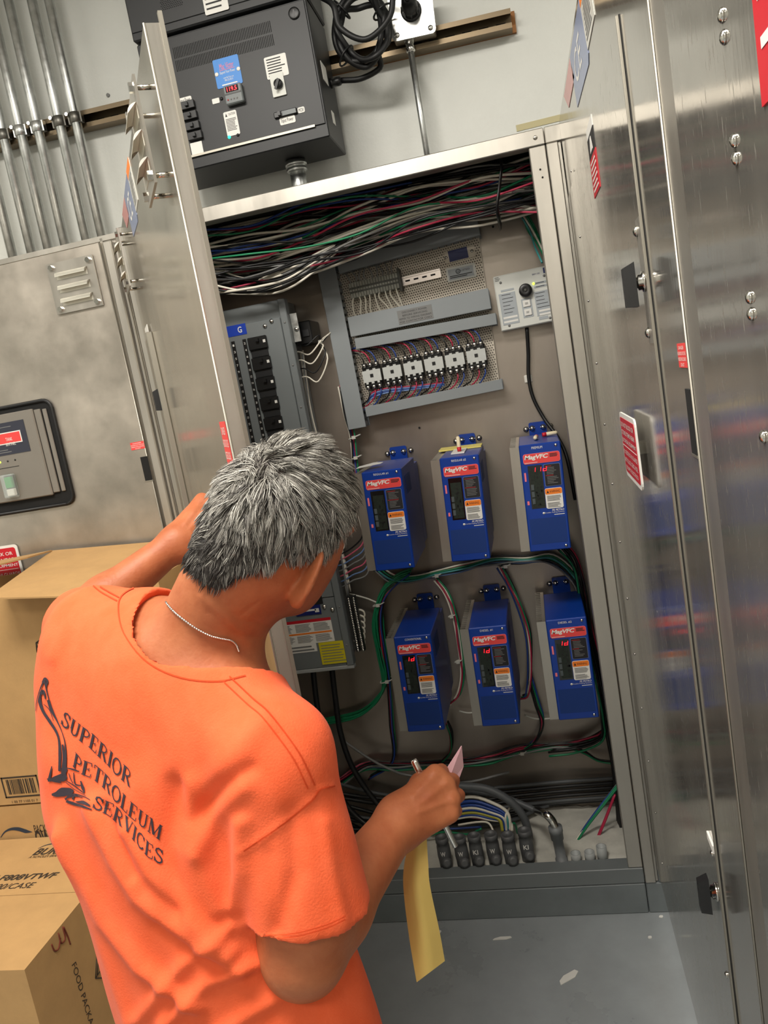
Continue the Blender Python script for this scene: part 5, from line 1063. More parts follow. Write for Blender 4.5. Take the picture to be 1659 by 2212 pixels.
# joints
LSh, RSh = c3(216, 1376, 1.06), c3(594, 1628, .875)
LEl, LWr = c3(168, 1345, 1.30), c3(382, 1172, 1.37)
REl, RWr = c3(655, 2058, .865), c3(862, 1772, 1.03)
lat = nrm(RSh - LSh); upv = np.array([-.115, -.99, -.08]); upv = nrm(upv - lat * (upv @ lat)); fw = np.cross(upv, lat); TA = np.array([lat, fw, upv])
HC = c3(611, 1122, .965)
hr = nrm((.72, .45, -.53)); hf = np.array((.55, .10, .83)); hf = nrm(hf - hr * (hf @ hr)); hu = np.cross(hr, hf); HA = np.array([hr, hf, hu])
def hl(x, y, z): return HC + x * hr + y * hf + z * hu
NK = c3(425, 1432, .985)     # root of the neck
E1, E2, E3 = c3(368, 1600, 1.03), c3(440, 1900, 1.0), c3(548, 2250, 1.0)
def torso(P, g=0.):
    d = ell(P, E1, TA, (.182, .115, .2)); d = smin(d, ell(P, E2, TA, (.178, .12, .2)), .1); d = smin(d, ell(P, E3, TA, (.2, .122, .2)), .1)
    m = c3(405, 1462, .985); d = smin(d, rcone(P, LSh, m, .062, .078), .05); d = smin(d, rcone(P, m, RSh, .078, .06), .05); d = smin(d, rcone(P, c3(228, 1480, 1.08), c3(252, 1700, 1.06), .084, .086), .06); return d - g
LSe = LSh + (LEl - LSh) * .62; RSe = c3(668, 1962, .865)
def sleeves(P, g=0.):
    return np.minimum(rcone(P, LSh, LSe, .064 + g, .062 + g), rcone(P, RSh, RSe, .062 + g, .064 + g))
def shirt(P):
    d = torso(P)
    for a, b, L, ro, re, ri in ((LSh, LEl, LSe, .064, .062, .055), (RSh, REl, RSe, .062, .068, .058)):
        ax = nrm(L - a); e = (P - L) @ (nrm(ax * .93 + lat * .0 + HT[a is RSh])); L2 = L + ax * .12; re2 = re + (re - ro) * .12 / np.linalg.norm(L - a)
        s_ = np.maximum(rcone(P, a, L2, ro, re2), e); hole = np.maximum(rcone(P, a, L2, ro - .011, re2 - .0105), -(e + .09)); s_ = smax(s_, -hole, .002)
        d = smin(d, s_, .022)
    cut = rcone(P, NK + .004 * fw, NK + (HC - NK) * .55 + .004 * fw, .096, .104); d = smax(d, -cut, .006)
    hem = (P - c3(560, 2420, .99)) @ (-upv); return np.maximum(d, hem)
HT = {False: np.zeros(3), True: np.array((-.12, .0, .1))}
def fingers(P, d, F, k=.004):
    for ch, rr in F:
        f = None
        for (a, b), (ra, rb) in zip(zip(ch[:-1], ch[1:]), zip(rr[:-1], rr[1:])):
            q = rcone(P, a, b, ra, rb); f = q if f is None else smin(f, q, .003)
        d = smin(d, f, k)
    return d
def hand(knk, wr, bend, thumb, tr_):
    F = []
    for i, m in enumerate(knk):
        L = (.92, 1., .95, .8)[i]; ch = [m]
        for v in bend: ch.append(ch[-1] + L * np.array(v))
        r0 = (.0098, .0098, .0094, .0084)[i]; F.append((ch, [r0 * 1.06, r0, r0 * .92, r0 * .8][:len(ch)]))
    F.append((thumb, tr_)); return F
RK = [c3(940, 1672, 1.065), c3(964, 1694, 1.061), c3(977, 1727, 1.051), c3(974, 1760, 1.041)]
RF = hand(RK, RWr, [(.012, .008, .038), (-.012, .02, .016), (-.018, .008, -.008)], [c3(880, 1735, 1.045), c3(905, 1690, 1.08), c3(938, 1672, 1.105), c3(962, 1685, 1.12)], [.015, .0125, .011, .009])
LK = [c3(436, 1080, 1.43), c3(454, 1090, 1.425), c3(468, 1112, 1.415), c3(474, 1140, 1.40)]
LF = hand(LK, LWr, [(.03, .0, .028), (.012, .026, .004), (-.014, .016, -.008)], [c3(400, 1140, 1.40), c3(418, 1105, 1.44), c3(446, 1096, 1.465), c3(470, 1104, 1.47)], [.015, .0125, .011, .009])
def body(P):
    d = smin(torso(P, -.02 + .009 * np.clip((.2 - np.linalg.norm(P - NK, axis=1)) / .05, 0, 1)), rcone(P, LSh, LSe, .05, .048), .03); d = smin(d, rcone(P, RSh, RSe, .05, .05), .03)
    d = np.maximum(d, (P - c3(560, 2420, .99)) @ (-upv) + .03)
    # neck, skull, jaw, face
    nk = rcone(P, NK + .01 * fw, hl(0, -.03, -.055), .062, .056); nk = smin(nk, rcone(P, c3(395, 1440, .97), hl(-.0, -.055, -.07), .05, .044), .03)
    hd = ell(P, HC, HA, (.0725, .0925, .096)); hd = smin(hd, ell(P, hl(0, .03, -.058), HA, (.062, .066, .062)), .04)
    hd = smin(hd, ell(P, hl(0, .062, -.095), HA, (.036, .03, .024)), .04)
    hd = smin(hd, rcone(P, hl(0, .094, -.005), hl(0, .112, -.045), .009, .014), .015)             # nose
    hd = smin(hd, rcone(P, hl(-.03, .09, .012), hl(.03, .09, .012), .01, .01), .014)                # brow
    for s in (-1, 1): hd = smax(hd, -ell(P, hl(s * .031, .105, -.012), HA, (.016, .012, .011)), .01)
    for z, r in ((-.072, .0075), (-.081, .008)): hd = smin(hd, rcone(P, hl(-.02, .09, z), hl(.02, .09, z), r, r), .008)
    for s in (-1, 1):
        c = hl(s * .072, -.004, -.034); en = nrm(hr * .62 * s + hf * .78); ew = nrm(hr * .78 * s - hf * .62); eu = nrm(hu + .12 * hf); A = np.array([en, ew, eu])
        ear = ell(P, c + .015 * ew, A, (.006, .02, .035)); ear = smin(ear, ell(P, c + .009 * ew - .031 * hu, A, (.006, .0105, .013)), .012)
        ear = smax(ear, -ell(P, c + .013 * ew + .007 * en, A, (.006, .012, .024)), .004); hd = smin(hd, ear, .004)
    d = smin(d, smin(hd, nk, .03), .022)
    # arms
    for a, b, w_, r0, r1, r2 in ((LSh, LEl, LWr, .05, .04, .0265), (RSh, REl, RWr, .05, .042, .0285)):
        f = rcone(P, a, b, r0, r1); mid = b + (w_ - b) * .28; f = smin(f, rcone(P, b, mid, r1 * .93, r1 * .98), .03); f = smin(f, rcone(P, mid, w_, r1 * .98, r2), .02); d = smin(d, f, .02)
    for wr, K, F in ((RWr, RK, RF), (LWr, LK, LF)):
        pm = None
        for i, m in enumerate(K):
            q = rcone(P, wr + (m - K[1]) * .45 + nrm(m - wr) * .008, m, .0165, .0135 - .001 * i); pm = q if pm is None else smin(pm, q, .014)
        pm = smin(pm, rcone(P, wr, wr + (K[1] - wr) * .5, .026, .02), .02)
        d = smin(d, fingers(P, pm, F), .018)
    return d
def to_obj(V, Q, name, mats, parent, smooth=True):
    me = bpy.data.meshes.new(name); W_ = w3(V) - np.array(parent.location)
    me.vertices.add(len(W_)); me.vertices.foreach_set('co', W_.astype(np.float32).ravel())
    me.loops.add(4 * len(Q)); me.loops.foreach_set('vertex_index', Q.astype(np.int32).ravel())
    me.polygons.add(len(Q)); me.polygons.foreach_set('loop_start', np.arange(0, 4 * len(Q), 4, dtype=np.int32)); me.polygons.foreach_set('loop_total', np.full(len(Q), 4, np.int32))
    me.polygons.foreach_set('use_smooth', np.ones(len(Q), bool)); me.update(calc_edges=True); me.validate()
    for m in mats: me.materials.append(MATS[m])
    o = bpy.data.objects.new(name, me); COL.objects.link(o); o.parent = parent; return o
def relax(V, Q, it, keep=None):
    for _ in range(it):
        A = np.zeros_like(V); C = np.zeros(len(V))
        for a, b in ((0, 1), (1, 2), (2, 3), (3, 0)):
            np.add.at(A, Q[:, a], V[Q[:, b]]); np.add.at(A, Q[:, b], V[Q[:, a]]); np.add.at(C, Q[:, a], 1); np.add.at(C, Q[:, b], 1)
        V = .5 * V + .5 * A / C[:, None]
    return V
def vnormals(V, Q):
    n = np.cross(V[Q[:, 2]] - V[Q[:, 0]], V[Q[:, 3]] - V[Q[:, 1]]); N = np.zeros_like(V)
    for a in range(4): np.add.at(N, Q[:, a], n)
    return N / (np.linalg.norm(N, axis=1)[:, None] + 1e-12)
hipw = w3(E3); man = empty('person', (hipw[0], hipw[1], 0.), 'grey-haired man in an orange T-shirt, seen from behind, holding a pen', 'person')
Vb, Qb = sdf_mesh(body, (-.58, -.16, .74), (.19, .82, 1.56), .0032)
Vb = relax(Vb, Qb, 1)
# tendons, knuckles and neck creases
px, py = proj(Vb); Nb = vnormals(Vb, Qb); face = (Nb * Vb).sum(1) < 0
def seg_disp(px, py, poly, wpx):
    d = np.full(len(px), 1e9)
    for (a, b), (c, e) in zip(poly[:-1], poly[1:]):
        L = (c - a) ** 2 + (e - b) ** 2; t = np.clip(((px - a) * (c - a) + (py - b) * (e - b)) / L, 0, 1); d = np.minimum(d, np.hypot(px - a - t * (c - a), py - b - t * (e - b)))
    return np.exp(-(d / wpx) ** 2)
for poly, w_, am in (([(936, 1668), (944, 1676)], 8, .002), ([(962, 1690), (968, 1698)], 8, .002), ([(976, 1724), (980, 1732)], 8, .002), ([(905, 1740), (962, 1692)], 7, .0016), ([(905, 1755), (976, 1728)], 6, .0014), ([(895, 1720), (938, 1672)], 7, .0016), ([(400, 1130), (436, 1078)], 6, .0018), ([(412, 1140), (450, 1098)], 5, .0016),
                     ([(470, 1290), (520, 1340), (575, 1350)], 5, -.0012), ([(450, 1320), (510, 1372), (560, 1378)], 5, -.0012), ([(520, 1330), (560, 1300)], 5, -.001), ([(440, 1290), (480, 1330), (540, 1390)], 10, .0015)):
    Vb = Vb + Nb * (am * seg_disp(px, py, poly, w_) * face)[:, None]
bodyo = to_obj(Vb, Qb, 'body', ['skin'], man)
Vs, Qs = sdf_mesh(shirt, (-.56, -.02, .66), (.1, .82, 1.36), .0042)
Vs = relax(Vs, Qs, 2)
px, py = proj(Vs); Ns = vnormals(Vs, Qs); face = np.clip(-(Ns * Vs).sum(1) / np.linalg.norm(Vs, axis=1) * 3, 0, 1)
folds = [([(200, 1740), (253, 1862), (301, 1938), (420, 2025), (520, 2090)], 20, .010), ([(140, 1800), (190, 1913), (228, 1989), (304, 2090), (430, 2170)], 17, .009), ([(132, 1781), (177, 1938), (228, 2065), (278, 2212)], 14, .006),
         ([(278, 1794), (329, 1883), (420, 1989), (500, 2050)], 18, .009), ([(379, 1700), (362, 1837), (385, 1960)], 26, -.008), ([(412, 1690), (420, 1840), (470, 1960)], 22, .006), ([(524, 1777), (521, 1882), (506, 1955)], 18, .008), ([(500, 2000), (400, 2080), (300, 2200)], 16, .006),
         ([(560, 2080), (450, 2120), (360, 2212)], 16, .007), ([(640, 2130), (540, 2190), (480, 2230)], 18, .006), ([(630, 1760), (640, 1880), (600, 2010)], 22, -.005), ([(700, 1780), (715, 1880), (740, 1990)], 18, .004), ([(575, 1850), (590, 1950), (585, 2040)], 16, -.002),
         ([(525, 1700), (470, 1760), (430, 1840)], 22, .006), ([(540, 1660), (480, 1700), (420, 1770)], 18, -.004), ([(225, 1740), (262, 1830), (290, 1890)], 9, -.006), ([(190, 1280), (160, 1330), (118, 1420)], 16, .003), ([(560, 1560), (500, 1640), (440, 1700)], 30, .005), ([(340, 2000), (420, 2060), (540, 2110)], 16, -.004)]
dsp = np.zeros(len(Vs))
for poly, w_, am in folds: dsp += am * seg_disp(px, py, poly, w_)
dsp += .0014 * np.sin(px * .021 + py * .012 + 2 * np.sin(py * .011)) + .0007 * np.sin(px * .05 - py * .03 + 1.5 * np.sin(px * .017))
# seam ridges
seams = [[(158, 1265), (191, 1257), (220, 1276), (255, 1295)], [(490, 1468), (540, 1515), (571, 1542), (613, 1594), (644, 1640), (672, 1700)], [(722, 1698), (690, 1706), (672, 1730), (600, 1788), (527, 1838)]]
for s in seams: dsp += .0016 * seg_disp(px, py, s, 7)
Vs = Vs + Ns * (dsp * (.25 + .75 * face))[:, None]
shirto = to_obj(Vs, Qs, 't_shirt', ['shirt'], man, True); shirto['label'] = 'orange cotton T-shirt printed on the back'
# ribbed collar: a band following the neck opening
def collar(P):
    d = smin(torso(P), sleeves(P), .035) - .0045; c1 = rcone(P, NK + .004 * fw, NK + (HC - NK) * .55 + .004 * fw, .0945, .1025); c2 = rcone(P, NK + .004 * fw, NK + (HC - NK) * .55 + .004 * fw, .113, .121)
    return smax(smax(smax(d, -(d + .016), .001), -c1, .003), c2, .003)
Vc, Qc = sdf_mesh(collar, (-.44, .0, .76), (-.02, .38, 1.2), .0028); Vc = relax(Vc, Qc, 2); co = to_obj(Vc, Qc, 'collar', ['shirt_rib'], shirto); co.parent = shirto
shirto.location = (0, 0, 0); co.location = (0, 0, 0)
# ---- print and stitching, laid onto the cloth
sW = w3(Vs); SB = BVHTree.FromPolygons([tuple(p) for p in sW], [tuple(q) for q in Qs]); bW = w3(Vb); BB = BVHTree.FromPolygons([tuple(p) for p in bW], [tuple(q) for q in Qb])
cW = w3(Vc); CB = BVHTree.FromPolygons([tuple(p) for p in cW], [tuple(q) for q in Qc])
def hit(T, x, y, off):
    r = nrm(ray(x, y)); h, n, i, dist = T.ray_cast(Vector(CAM), Vector(r))
    if h is None: return None
    n = np.array(n); n = n if n @ r < 0 else -n; return np.array(h) + n * off
def ribbon(mb, pts, wpx, T=SB, off=.0012, m=0, taper=None):
    """strip of constant or given width following a drawn line on the cloth"""
    P = np.array(spline([(a, b, 0) for a, b in pts], 5))[:, :2]; Tn = np.gradient(P, axis=0); Tn /= np.linalg.norm(Tn, axis=1)[:, None] + 1e-9; Nn = np.stack([-Tn[:, 1], Tn[:, 0]], 1)
    ws = np.interp(np.linspace(0, 1, len(P)), np.linspace(0, 1, len(taper)), taper) if taper else np.full(len(P), wpx)
    rows = []
    for p, n, w in zip(P, Nn, ws): rows.append([hit(T, *(p + n * w * s), off) for s in (-.5, 0, .5)])
    for a, b in zip(rows[:-1], rows[1:]):
        for i in (0, 1):
            q = [a[i], b[i], b[i + 1], a[i + 1]]
            if all(v is not None for v in q) and max(np.linalg.norm(q[0] - v) for v in q) < .06: mb.add(q, [(0, 1, 2, 3)], m, True)
    return mb
G = {}
tk, th, sf = .17, .065, .05
G['I'] = (.42, [([(.21, 0), (.21, 1)], tk), ([(.05, .025), (.37, .025)], sf), ([(.05, .975), (.37, .975)], sf)])
P_ = [([(.2, 0), (.2, 1)], tk), ([(.05, .025), (.38, .025)], sf), ([(.05, .975), (.3, .975)], sf), ([(.2, .96), (.45, .96), (.62, .86), (.66, .72), (.6, .58), (.45, .49), (.2, .49)], .085)]
G['P'] = (.74, P_); G['R'] = (.84, P_ + [([(.42, .49), (.55, .3), (.72, .03)], .14), ([(.64, .025), (.84, .025)], sf)])
G['E'] = (.74, [([(.2, 0), (.2, 1)], tk), ([(.05, .03), (.66, .03)], .06), ([(.05, .97), (.62, .97)], .06), ([(.2, .5), (.48, .5)], .06), ([(.64, .0), (.67, .26)], .05), ([(.6, 1.), (.62, .76)], .05), ([(.48, .38), (.48, .62)], .045)])
G['S'] = (.66, [([(.54, .78), (.47, .92), (.3, .97), (.14, .88), (.11, .73), (.22, .6), (.42, .48), (.55, .36), (.56, .18), (.44, .05), (.27, .02), (.12, .1), (.06, .26)], .115), ([(.56, .68), (.56, 1.)], .045), ([(.06, 0), (.06, .32)], .045)])
G['U'] = (.82, [([(.2, 1), (.2, .3), (.26, .1), (.42, .02), (.58, .1), (.64, .3), (.64, 1)], .1), ([(.18, 1), (.19, .3)], .15), ([(.04, .975), (.36, .975)], sf), ([(.52, .975), (.78, .975)], sf)])
G['O'] = (.84, [([(.42 + .33 * math.cos(t), .5 + .48 * math.sin(t)) for t in np.linspace(0, 2 * math.pi, 17)], .1), ([(.1, .3), (.09, .5), (.1, .7)], .12), ([(.74, .3), (.75, .5), (.74, .7)], .12)])
G['T'] = (.76, [([(.38, 0), (.38, 1)], tk), ([(.04, .97), (.72, .97)], .06), ([(.05, .74), (.06, 1)], .05), ([(.71, .74), (.7, 1)], .05), ([(.22, .025), (.54, .025)], sf)])
G['L'] = (.7, [([(.2, 0), (.2, 1)], tk), ([(.05, .03), (.62, .03)], .06), ([(.05, .975), (.36, .975)], sf), ([(.61, 0), (.64, .28)], .05)])
G['M'] = (1.02, [([(.16, 0), (.16, 1)], .07), ([(.16, .98), (.5, .06)], .16), ([(.5, .06), (.84, .98)], .06), ([(.86, 0), (.86, 1)], .17), ([(.04, .025), (.3, .025)], sf), ([(.7, .025), (1., .025)], sf), ([(.04, .975), (.24, .975)], sf), ([(.8, .975), (1., .975)], sf)])
G['V'] = (.8, [([(.14, .98), (.41, .03)], .16), ([(.41, .03), (.68, .98)], .06), ([(.02, .975), (.3, .975)], sf), ([(.56, .975), (.8, .975)], sf)])
G['C'] = (.78, [([(.66, .76), (.56, .92), (.4, .97), (.2, .88), (.1, .68), (.09, .4), (.18, .14), (.38, .03), (.56, .08), (.68, .24)], .11), ([(.67, .68), (.67, .98)], .05)])
cp = lambda a, b: (60 + a / 3.318, 1400 + b / 3.318)
def serif_line(mb, s, base, up0, up1):
    B = np.array([cp(*p) for p in base]); L = np.r_[0, np.cumsum(np.hypot(*np.diff(B, axis=0).T))]; tot = sum(G[c][0] for c in s); x = 0
    u0 = np.array(up0) / 3.318; u1 = np.array(up1) / 3.318
    def mp(gx, gy):
        t = gx / tot; l = t * L[-1]; b = np.array([np.interp(l, L, B[:, 0]), np.interp(l, L, B[:, 1])]); return b + (u0 * (1 - t) + u1 * t) * gy
    for c in s:
        for st, w in G[c][1]:
            st = np.array(st, float); D_ = []
            for a, b in zip(st[:-1], st[1:]):
                k = max(1, int(np.hypot(*(b - a)) / .09)); D_ += [a + (b - a) * i / k for i in range(k)]
            D_.append(st[-1]); D_ = np.array(D_); Tn = np.gradient(D_, axis=0); Tn /= np.linalg.norm(Tn, axis=1)[:, None] + 1e-9; Nn = np.stack([-Tn[:, 1], Tn[:, 0]], 1)
            rows = [[hit(SB, *mp(x + (p + n * w * e)[0], (p + n * w * e)[1]), .0011) for e in (-.5, 0, .5)] for p, n in zip(D_, Nn)]
            for a, b in zip(rows[:-1], rows[1:]):
                for i in (0, 1):
                    q = [a[i], b[i], b[i + 1], a[i + 1]]
                    if all(v is not None for v in q): mb.add(q, [(0, 1, 2, 3)], 0, True)
        x += G[c][0]
    return mb
lines = [('SUPERIOR', [(238, 540), (310, 607), (375, 662), (450, 715), (510, 775), (575, 835), (625, 895), (738, 1000)], (28, -95), (18, -112)),
         ('PETROLEUM', [(322, 838), (372, 896), (470, 935), (535, 990), (600, 1062), (655, 1124), (730, 1205), (805, 1268), (950, 1378)], (20, -100), (20, -102)),
         ('SERVICES', [(462, 1142), (540, 1182), (602, 1210), (660, 1270), (715, 1318), (760, 1380), (810, 1440), (862, 1500), (968, 1556)], (28, -90), (10, -105))]
for s, b, u0, u1 in lines: part_w(serif_line(MB(), s, b, u0, u1), 'print_lettering', 'print_ink', shirto, 'dark serif lettering ' + s) if False else None
def spart(mb, name, mats, label=None):
    o = bpy.data.objects.new(name, mb.mesh(name, mats, man.location)); COL.objects.link(o); o.parent = shirto
    if label: o['label'] = label
    return o
for s, b, u0, u1 in lines: spart(serif_line(MB(), s, b, u0, u1), 'print_lettering', 'print_ink', 'dark serif lettering reading ' + s)
ex = MB(); R_ = lambda pts, w=0, taper=None: ribbon(ex, [cp(*p) for p in pts], w / 3.318, taper=[t / 3.318 for t in taper] if taper else None)
R_([(96, 325), (92, 380), (115, 450), (160, 520), (205, 590), (228, 655), (236, 760), (232, 880)], taper=[10, 24, 20, 22, 18, 14, 22, 16])
R_([(152, 370), (175, 440), (215, 520), (250, 600), (272, 680), (276, 780), (270, 900)], taper=[20, 22, 10, 5, 8, 18, 22])
R_([(125, 225), (140, 300), (156, 370), (150, 395)], taper=[14, 8, 6, 4]); R_([(62, 450), (70, 380), (92, 300), (122, 232)], taper=[3, 5, 7, 14]); R_([(108, 245), (128, 216), (146, 238), (134, 285)], taper=[6, 14, 16, 4])
R_([(98, 330), (112, 308), (126, 330), (132, 365)], taper=[22, 26, 14, 6]); R_([(120, 400), (160, 440), (190, 520)], taper=[4, 5, 3]); R_([(255, 690), (262, 780), (255, 870)], 14)
R_([(178, 845), (168, 900), (158, 945)], taper=[6, 16, 20]); R_([(150, 950), (200, 935), (255, 925), (285, 915)], taper=[10, 36, 60, 30]); R_([(245, 880), (265, 880), (282, 890)], taper=[40, 70, 30]); R_([(145, 935), (190, 952), (245, 962)], 9)
R_([(282, 856), (330, 868), (375, 884)], taper=[5, 12, 8]); R_([(335, 890), (338, 940), (350, 975), (395, 985)], taper=[6, 8, 10, 8]); R_([(300, 895), (310, 930), (330, 968)], 5); R_([(275, 945), (340, 985), (410, 1040)], taper=[4, 8, 6]); R_([(278, 960), (340, 1010), (420, 1058)], 4); R_([(385, 950), (400, 1000), (412, 1035)], taper=[8, 22, 8])
R_([(178, 1048), (215, 1045), (255, 1030), (310, 1025), (335, 1020)], taper=[14, 40, 66, 50, 14]); R_([(270, 1078), (320, 1060), (370, 1050)], taper=[6, 12, 4])
R_([(275, 1088), (300, 1060), (340, 1045), (400, 1062), (450, 1090)], taper=[8, 10, 9, 7, 5]); R_([(282, 1095), (330, 1112), (400, 1135), (462, 1158)], taper=[18, 22, 14, 9]); R_([(330, 1085), (335, 1062), (362, 1060), (400, 1075)], taper=[16, 12, 8, 5]); R_([(350, 1100), (400, 1108), (450, 1130)], taper=[5, 26, 12])
for k in range(6): R_([(285 + 14 * k, 1075 - 2 * k), (292 + 15 * k, 1048)], 4)
spart(ex, 'print_picture', 'print_ink', 'dark line drawing of a digger')
for k, (s, o1) in enumerate(((seams[0], 4), (seams[1], 8))):
    for sg in (-1, 1):
        P = np.array(s, float); T_ = np.gradient(P, axis=0); T_ /= np.linalg.norm(T_, axis=1)[:, None]; N_ = np.stack([-T_[:, 1], T_[:, 0]], 1); spart(ribbon(MB(), P + N_ * o1 * sg, 2.6), 'stitching', 'stitch')
spart(ribbon(MB(), seams[2], 3), 'stitching', 'stitch')
for dy in (0, 7): spart(ribbon(MB(), [(572, 2028 - dy), (640, 2022 - dy), (705, 2004 - dy), (745, 1986 - dy)], 2), 'stitching', 'stitch')
cs = [(320, 1262), (272, 1282), (256, 1310), (268, 1370), (318, 1432), (392, 1466), (470, 1474), (530, 1462)]
spart(ribbon(MB(), [(x, y - 2) for x, y in cs], 2.6), 'stitching', 'stitch')
# necklace
ch = [hit(BB, x, y, .0022) for x, y in ((350, 1282), (362, 1302), (378, 1320), (402, 1340), (428, 1358), (455, 1372), (478, 1378), (497, 1382), (508, 1392), (514, 1408))]
ch = [p for p in ch if p is not None]; P = spline(ch, 12); mb = MB()
for i in range(0, len(P) - 1):
    a, b = P[i], P[i + 1]; d = nrm(b - a); mb.tube([a - d * .0006, (a + b) / 2 + (0, .0004 * (-1) ** i, 0), b + d * .0006], .0012, 6)
spart(mb, 'necklace', 'silver', 'thin silver chain').parent = man
# ---- hair: short grey strands rooted on the scalp
NH = 21000
fc_ = Vb[Qb].mean(1); ar = np.linalg.norm(np.cross(Vb[Qb[:, 2]] - Vb[Qb[:, 0]], Vb[Qb[:, 3]] - Vb[Qb[:, 1]]), axis=1)
def hair_mask(q, jit=0.):
    x, y, z = q.T; line = -.084 + 1.85 * np.maximum(0, np.abs(x) - .03) + jit
    return (np.linalg.norm(q, axis=1) < .15) & (z > line) & (z > -.015 + 1.1 * np.clip(y + .012, 0, .06) + jit * .6 - .2 * np.clip(-.012 - y, 0, 1)* 9) & ((y < .032) | (z > .045)) & (np.abs(x) < .0785)
qf = (fc_ - HC) @ HA.T; mk = hair_mask(qf); cand = np.where(mk)[0]; pk = rng.choice(cand, NH * 2, p=ar[cand] / ar[cand].sum())
bw = rng.random((NH * 2, 2, 1)); c0_, c1_, c2_, c3_ = [Vb[Qb[pk, k]] for k in range(4)]
root = (c0_ * (1 - bw[:, 0]) + c1_ * bw[:, 0]) * (1 - bw[:, 1]) + (c3_ * (1 - bw[:, 0]) + c2_ * bw[:, 0]) * bw[:, 1]; Nv = vnormals(Vb, Qb); nn = Nv[Qb[pk]].mean(1)
loc = (root - HC) @ HA.T; keep = hair_mask(loc, .022 * rng.random(len(loc)) ** 2); loc = loc[keep][:NH]; n_ = (nn[keep][:NH]) @ HA.T; n_ /= np.linalg.norm(n_, axis=1)[:, None]
NU = len(loc); top = np.clip((loc[:, 2] - .03) / .06, 0, 1); crown = np.array((-.012, -.022, .092)); rad = loc - crown
fl = np.stack([.35 * np.sign(loc[:, 0]) * 0 + .25 * np.ones(NU), .25 + 1.0 * top, -1 + .9 * top], 1) + 9 * rad * np.exp(-(np.linalg.norm(rad, axis=1) / .04) ** 2)[:, None] + np.stack([.35 * np.sin(40 * loc[:, 1] + 9), .3 * np.sin(55 * loc[:, 0]), .25 * np.sin(50 * loc[:, 1] + 30 * loc[:, 0])], 1)
tc_ = loc[rng.choice(NU, 900)]; tid = np.concatenate([np.argmin(((loc[i:i + 2000, None] - tc_[None]) ** 2).sum(2), 1) for i in range(0, NU, 2000)])
fl = fl + rng.normal(0, .3, (900, 3))[tid] + rng.normal(0, .14, (NU, 3))
fl -= n_ * (fl * n_).sum(1)[:, None]; fl /= np.linalg.norm(fl, axis=1)[:, None] + 1e-9
tl_n = (.8 + .5 * rng.random(900))[tid]
ln = (.010 + .016 * np.clip((loc[:, 2] + .07) / .12, 0, 1)) * tl_n * (.8 + .4 * rng.random(NU)); lift = (.26 + .42 * rng.random(900))[tid] + .1 * rng.random(NU) + .45 * np.exp(-(np.linalg.norm(rad, axis=1) / .035) ** 2)
pts_ = [loc + n_ * (ln * lift * (t - .38 * t * t))[:, None] + fl * (ln * t)[:, None] - np.array((0, 0, 1)) * (ln * .12 * t * t)[:, None] for t in (0, .33, .66, 1.)]
cnt_ = np.bincount(tid, minlength=900)[:, None] + 1e-9; tipc = np.stack([np.bincount(tid, pts_[3][:, k], 900) for k in range(3)], 1) / cnt_
for k_, t in enumerate((0, .33, .66, 1.)): pts_[k_] = pts_[k_] + (tipc[tid] - pts_[3]) * (.5 * t * t)
pt = np.stack([HC + q @ HA for q in pts_], 1); side = np.cross(pt[:, 3] - pt[:, 0], rng.normal(size=(NU, 3))); side /= np.linalg.norm(side, axis=1)[:, None]; oth = np.cross(pt[:, 3] - pt[:, 0], side); oth /= np.linalg.norm(oth, axis=1)[:, None]
rr = np.array((.00045, .00045, .00034, .00008)); Vh = np.zeros((NU, 4, 3, 3))
for k in range(3): Vh[:, :, k] = pt + rr[None, :, None] * (math.cos(2.094 * k) * side + math.sin(2.094 * k) * oth)[:, None]
base = np.arange(NU)[:, None] * 12; fc = []
for s in range(3):
    for k in range(3): fc.append(base + np.array([s * 3 + k, s * 3 + (k + 1) % 3, s * 3 + 3 + (k + 1) % 3, s * 3 + 3 + k])[None])
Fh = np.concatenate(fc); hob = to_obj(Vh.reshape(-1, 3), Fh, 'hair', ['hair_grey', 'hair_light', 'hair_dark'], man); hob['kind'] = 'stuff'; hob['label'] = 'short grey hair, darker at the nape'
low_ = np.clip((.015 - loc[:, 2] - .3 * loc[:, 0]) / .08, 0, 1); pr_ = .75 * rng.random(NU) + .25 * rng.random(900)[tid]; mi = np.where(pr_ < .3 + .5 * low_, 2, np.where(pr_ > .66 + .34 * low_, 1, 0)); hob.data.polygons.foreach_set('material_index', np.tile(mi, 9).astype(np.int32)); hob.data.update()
# scalp under the hair: the haired skin lifted by a millimetre
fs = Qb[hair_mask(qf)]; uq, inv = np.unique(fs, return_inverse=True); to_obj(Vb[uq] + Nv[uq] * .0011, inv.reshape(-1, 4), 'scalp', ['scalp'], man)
for s in (-1, 1):
    mb = MB().lathe(w3(hl(s * .031, .0775, -.012)), R.T @ hf, [(0, .002), (.002, .009), (.007, .0115), (.012, .009), (.014, .003)], 12); spart(mb, 'eye', 'eye').parent = man
# ---- trousers and shoes
HW = w3(E3); LATW = R.T @ lat; LATW = nrm((LATW[0], LATW[1], 0)); FWW = np.array((-LATW[1], LATW[0], 0)); ztop = HW[2] + .03
hj = [np.array((HW[0], HW[1], ztop - .1)) + LATW * s * .085 for s in (-1, 1)]; kn = [np.array((HW[0], HW[1], .46)) + LATW * s * .11 + FWW * .07 for s in (-1, 1)]; an = [np.array((HW[0], HW[1], .085)) + LATW * s * .125 - FWW * .0 for s in (-1, 1)]
def trous(P):
    d = ell(P, (HW[0], HW[1], ztop - .12), np.array([LATW, FWW, (0, 0, 1)]), (.168, .118, .2))
    for i in (0, 1): d = smin(d, smin(rcone(P, hj[i], kn[i], .088, .066), rcone(P, kn[i], an[i], .066, .056), .03), .05)
    return np.maximum(np.maximum(d, P[:, 2] - ztop + .04), .05 - P[:, 2])
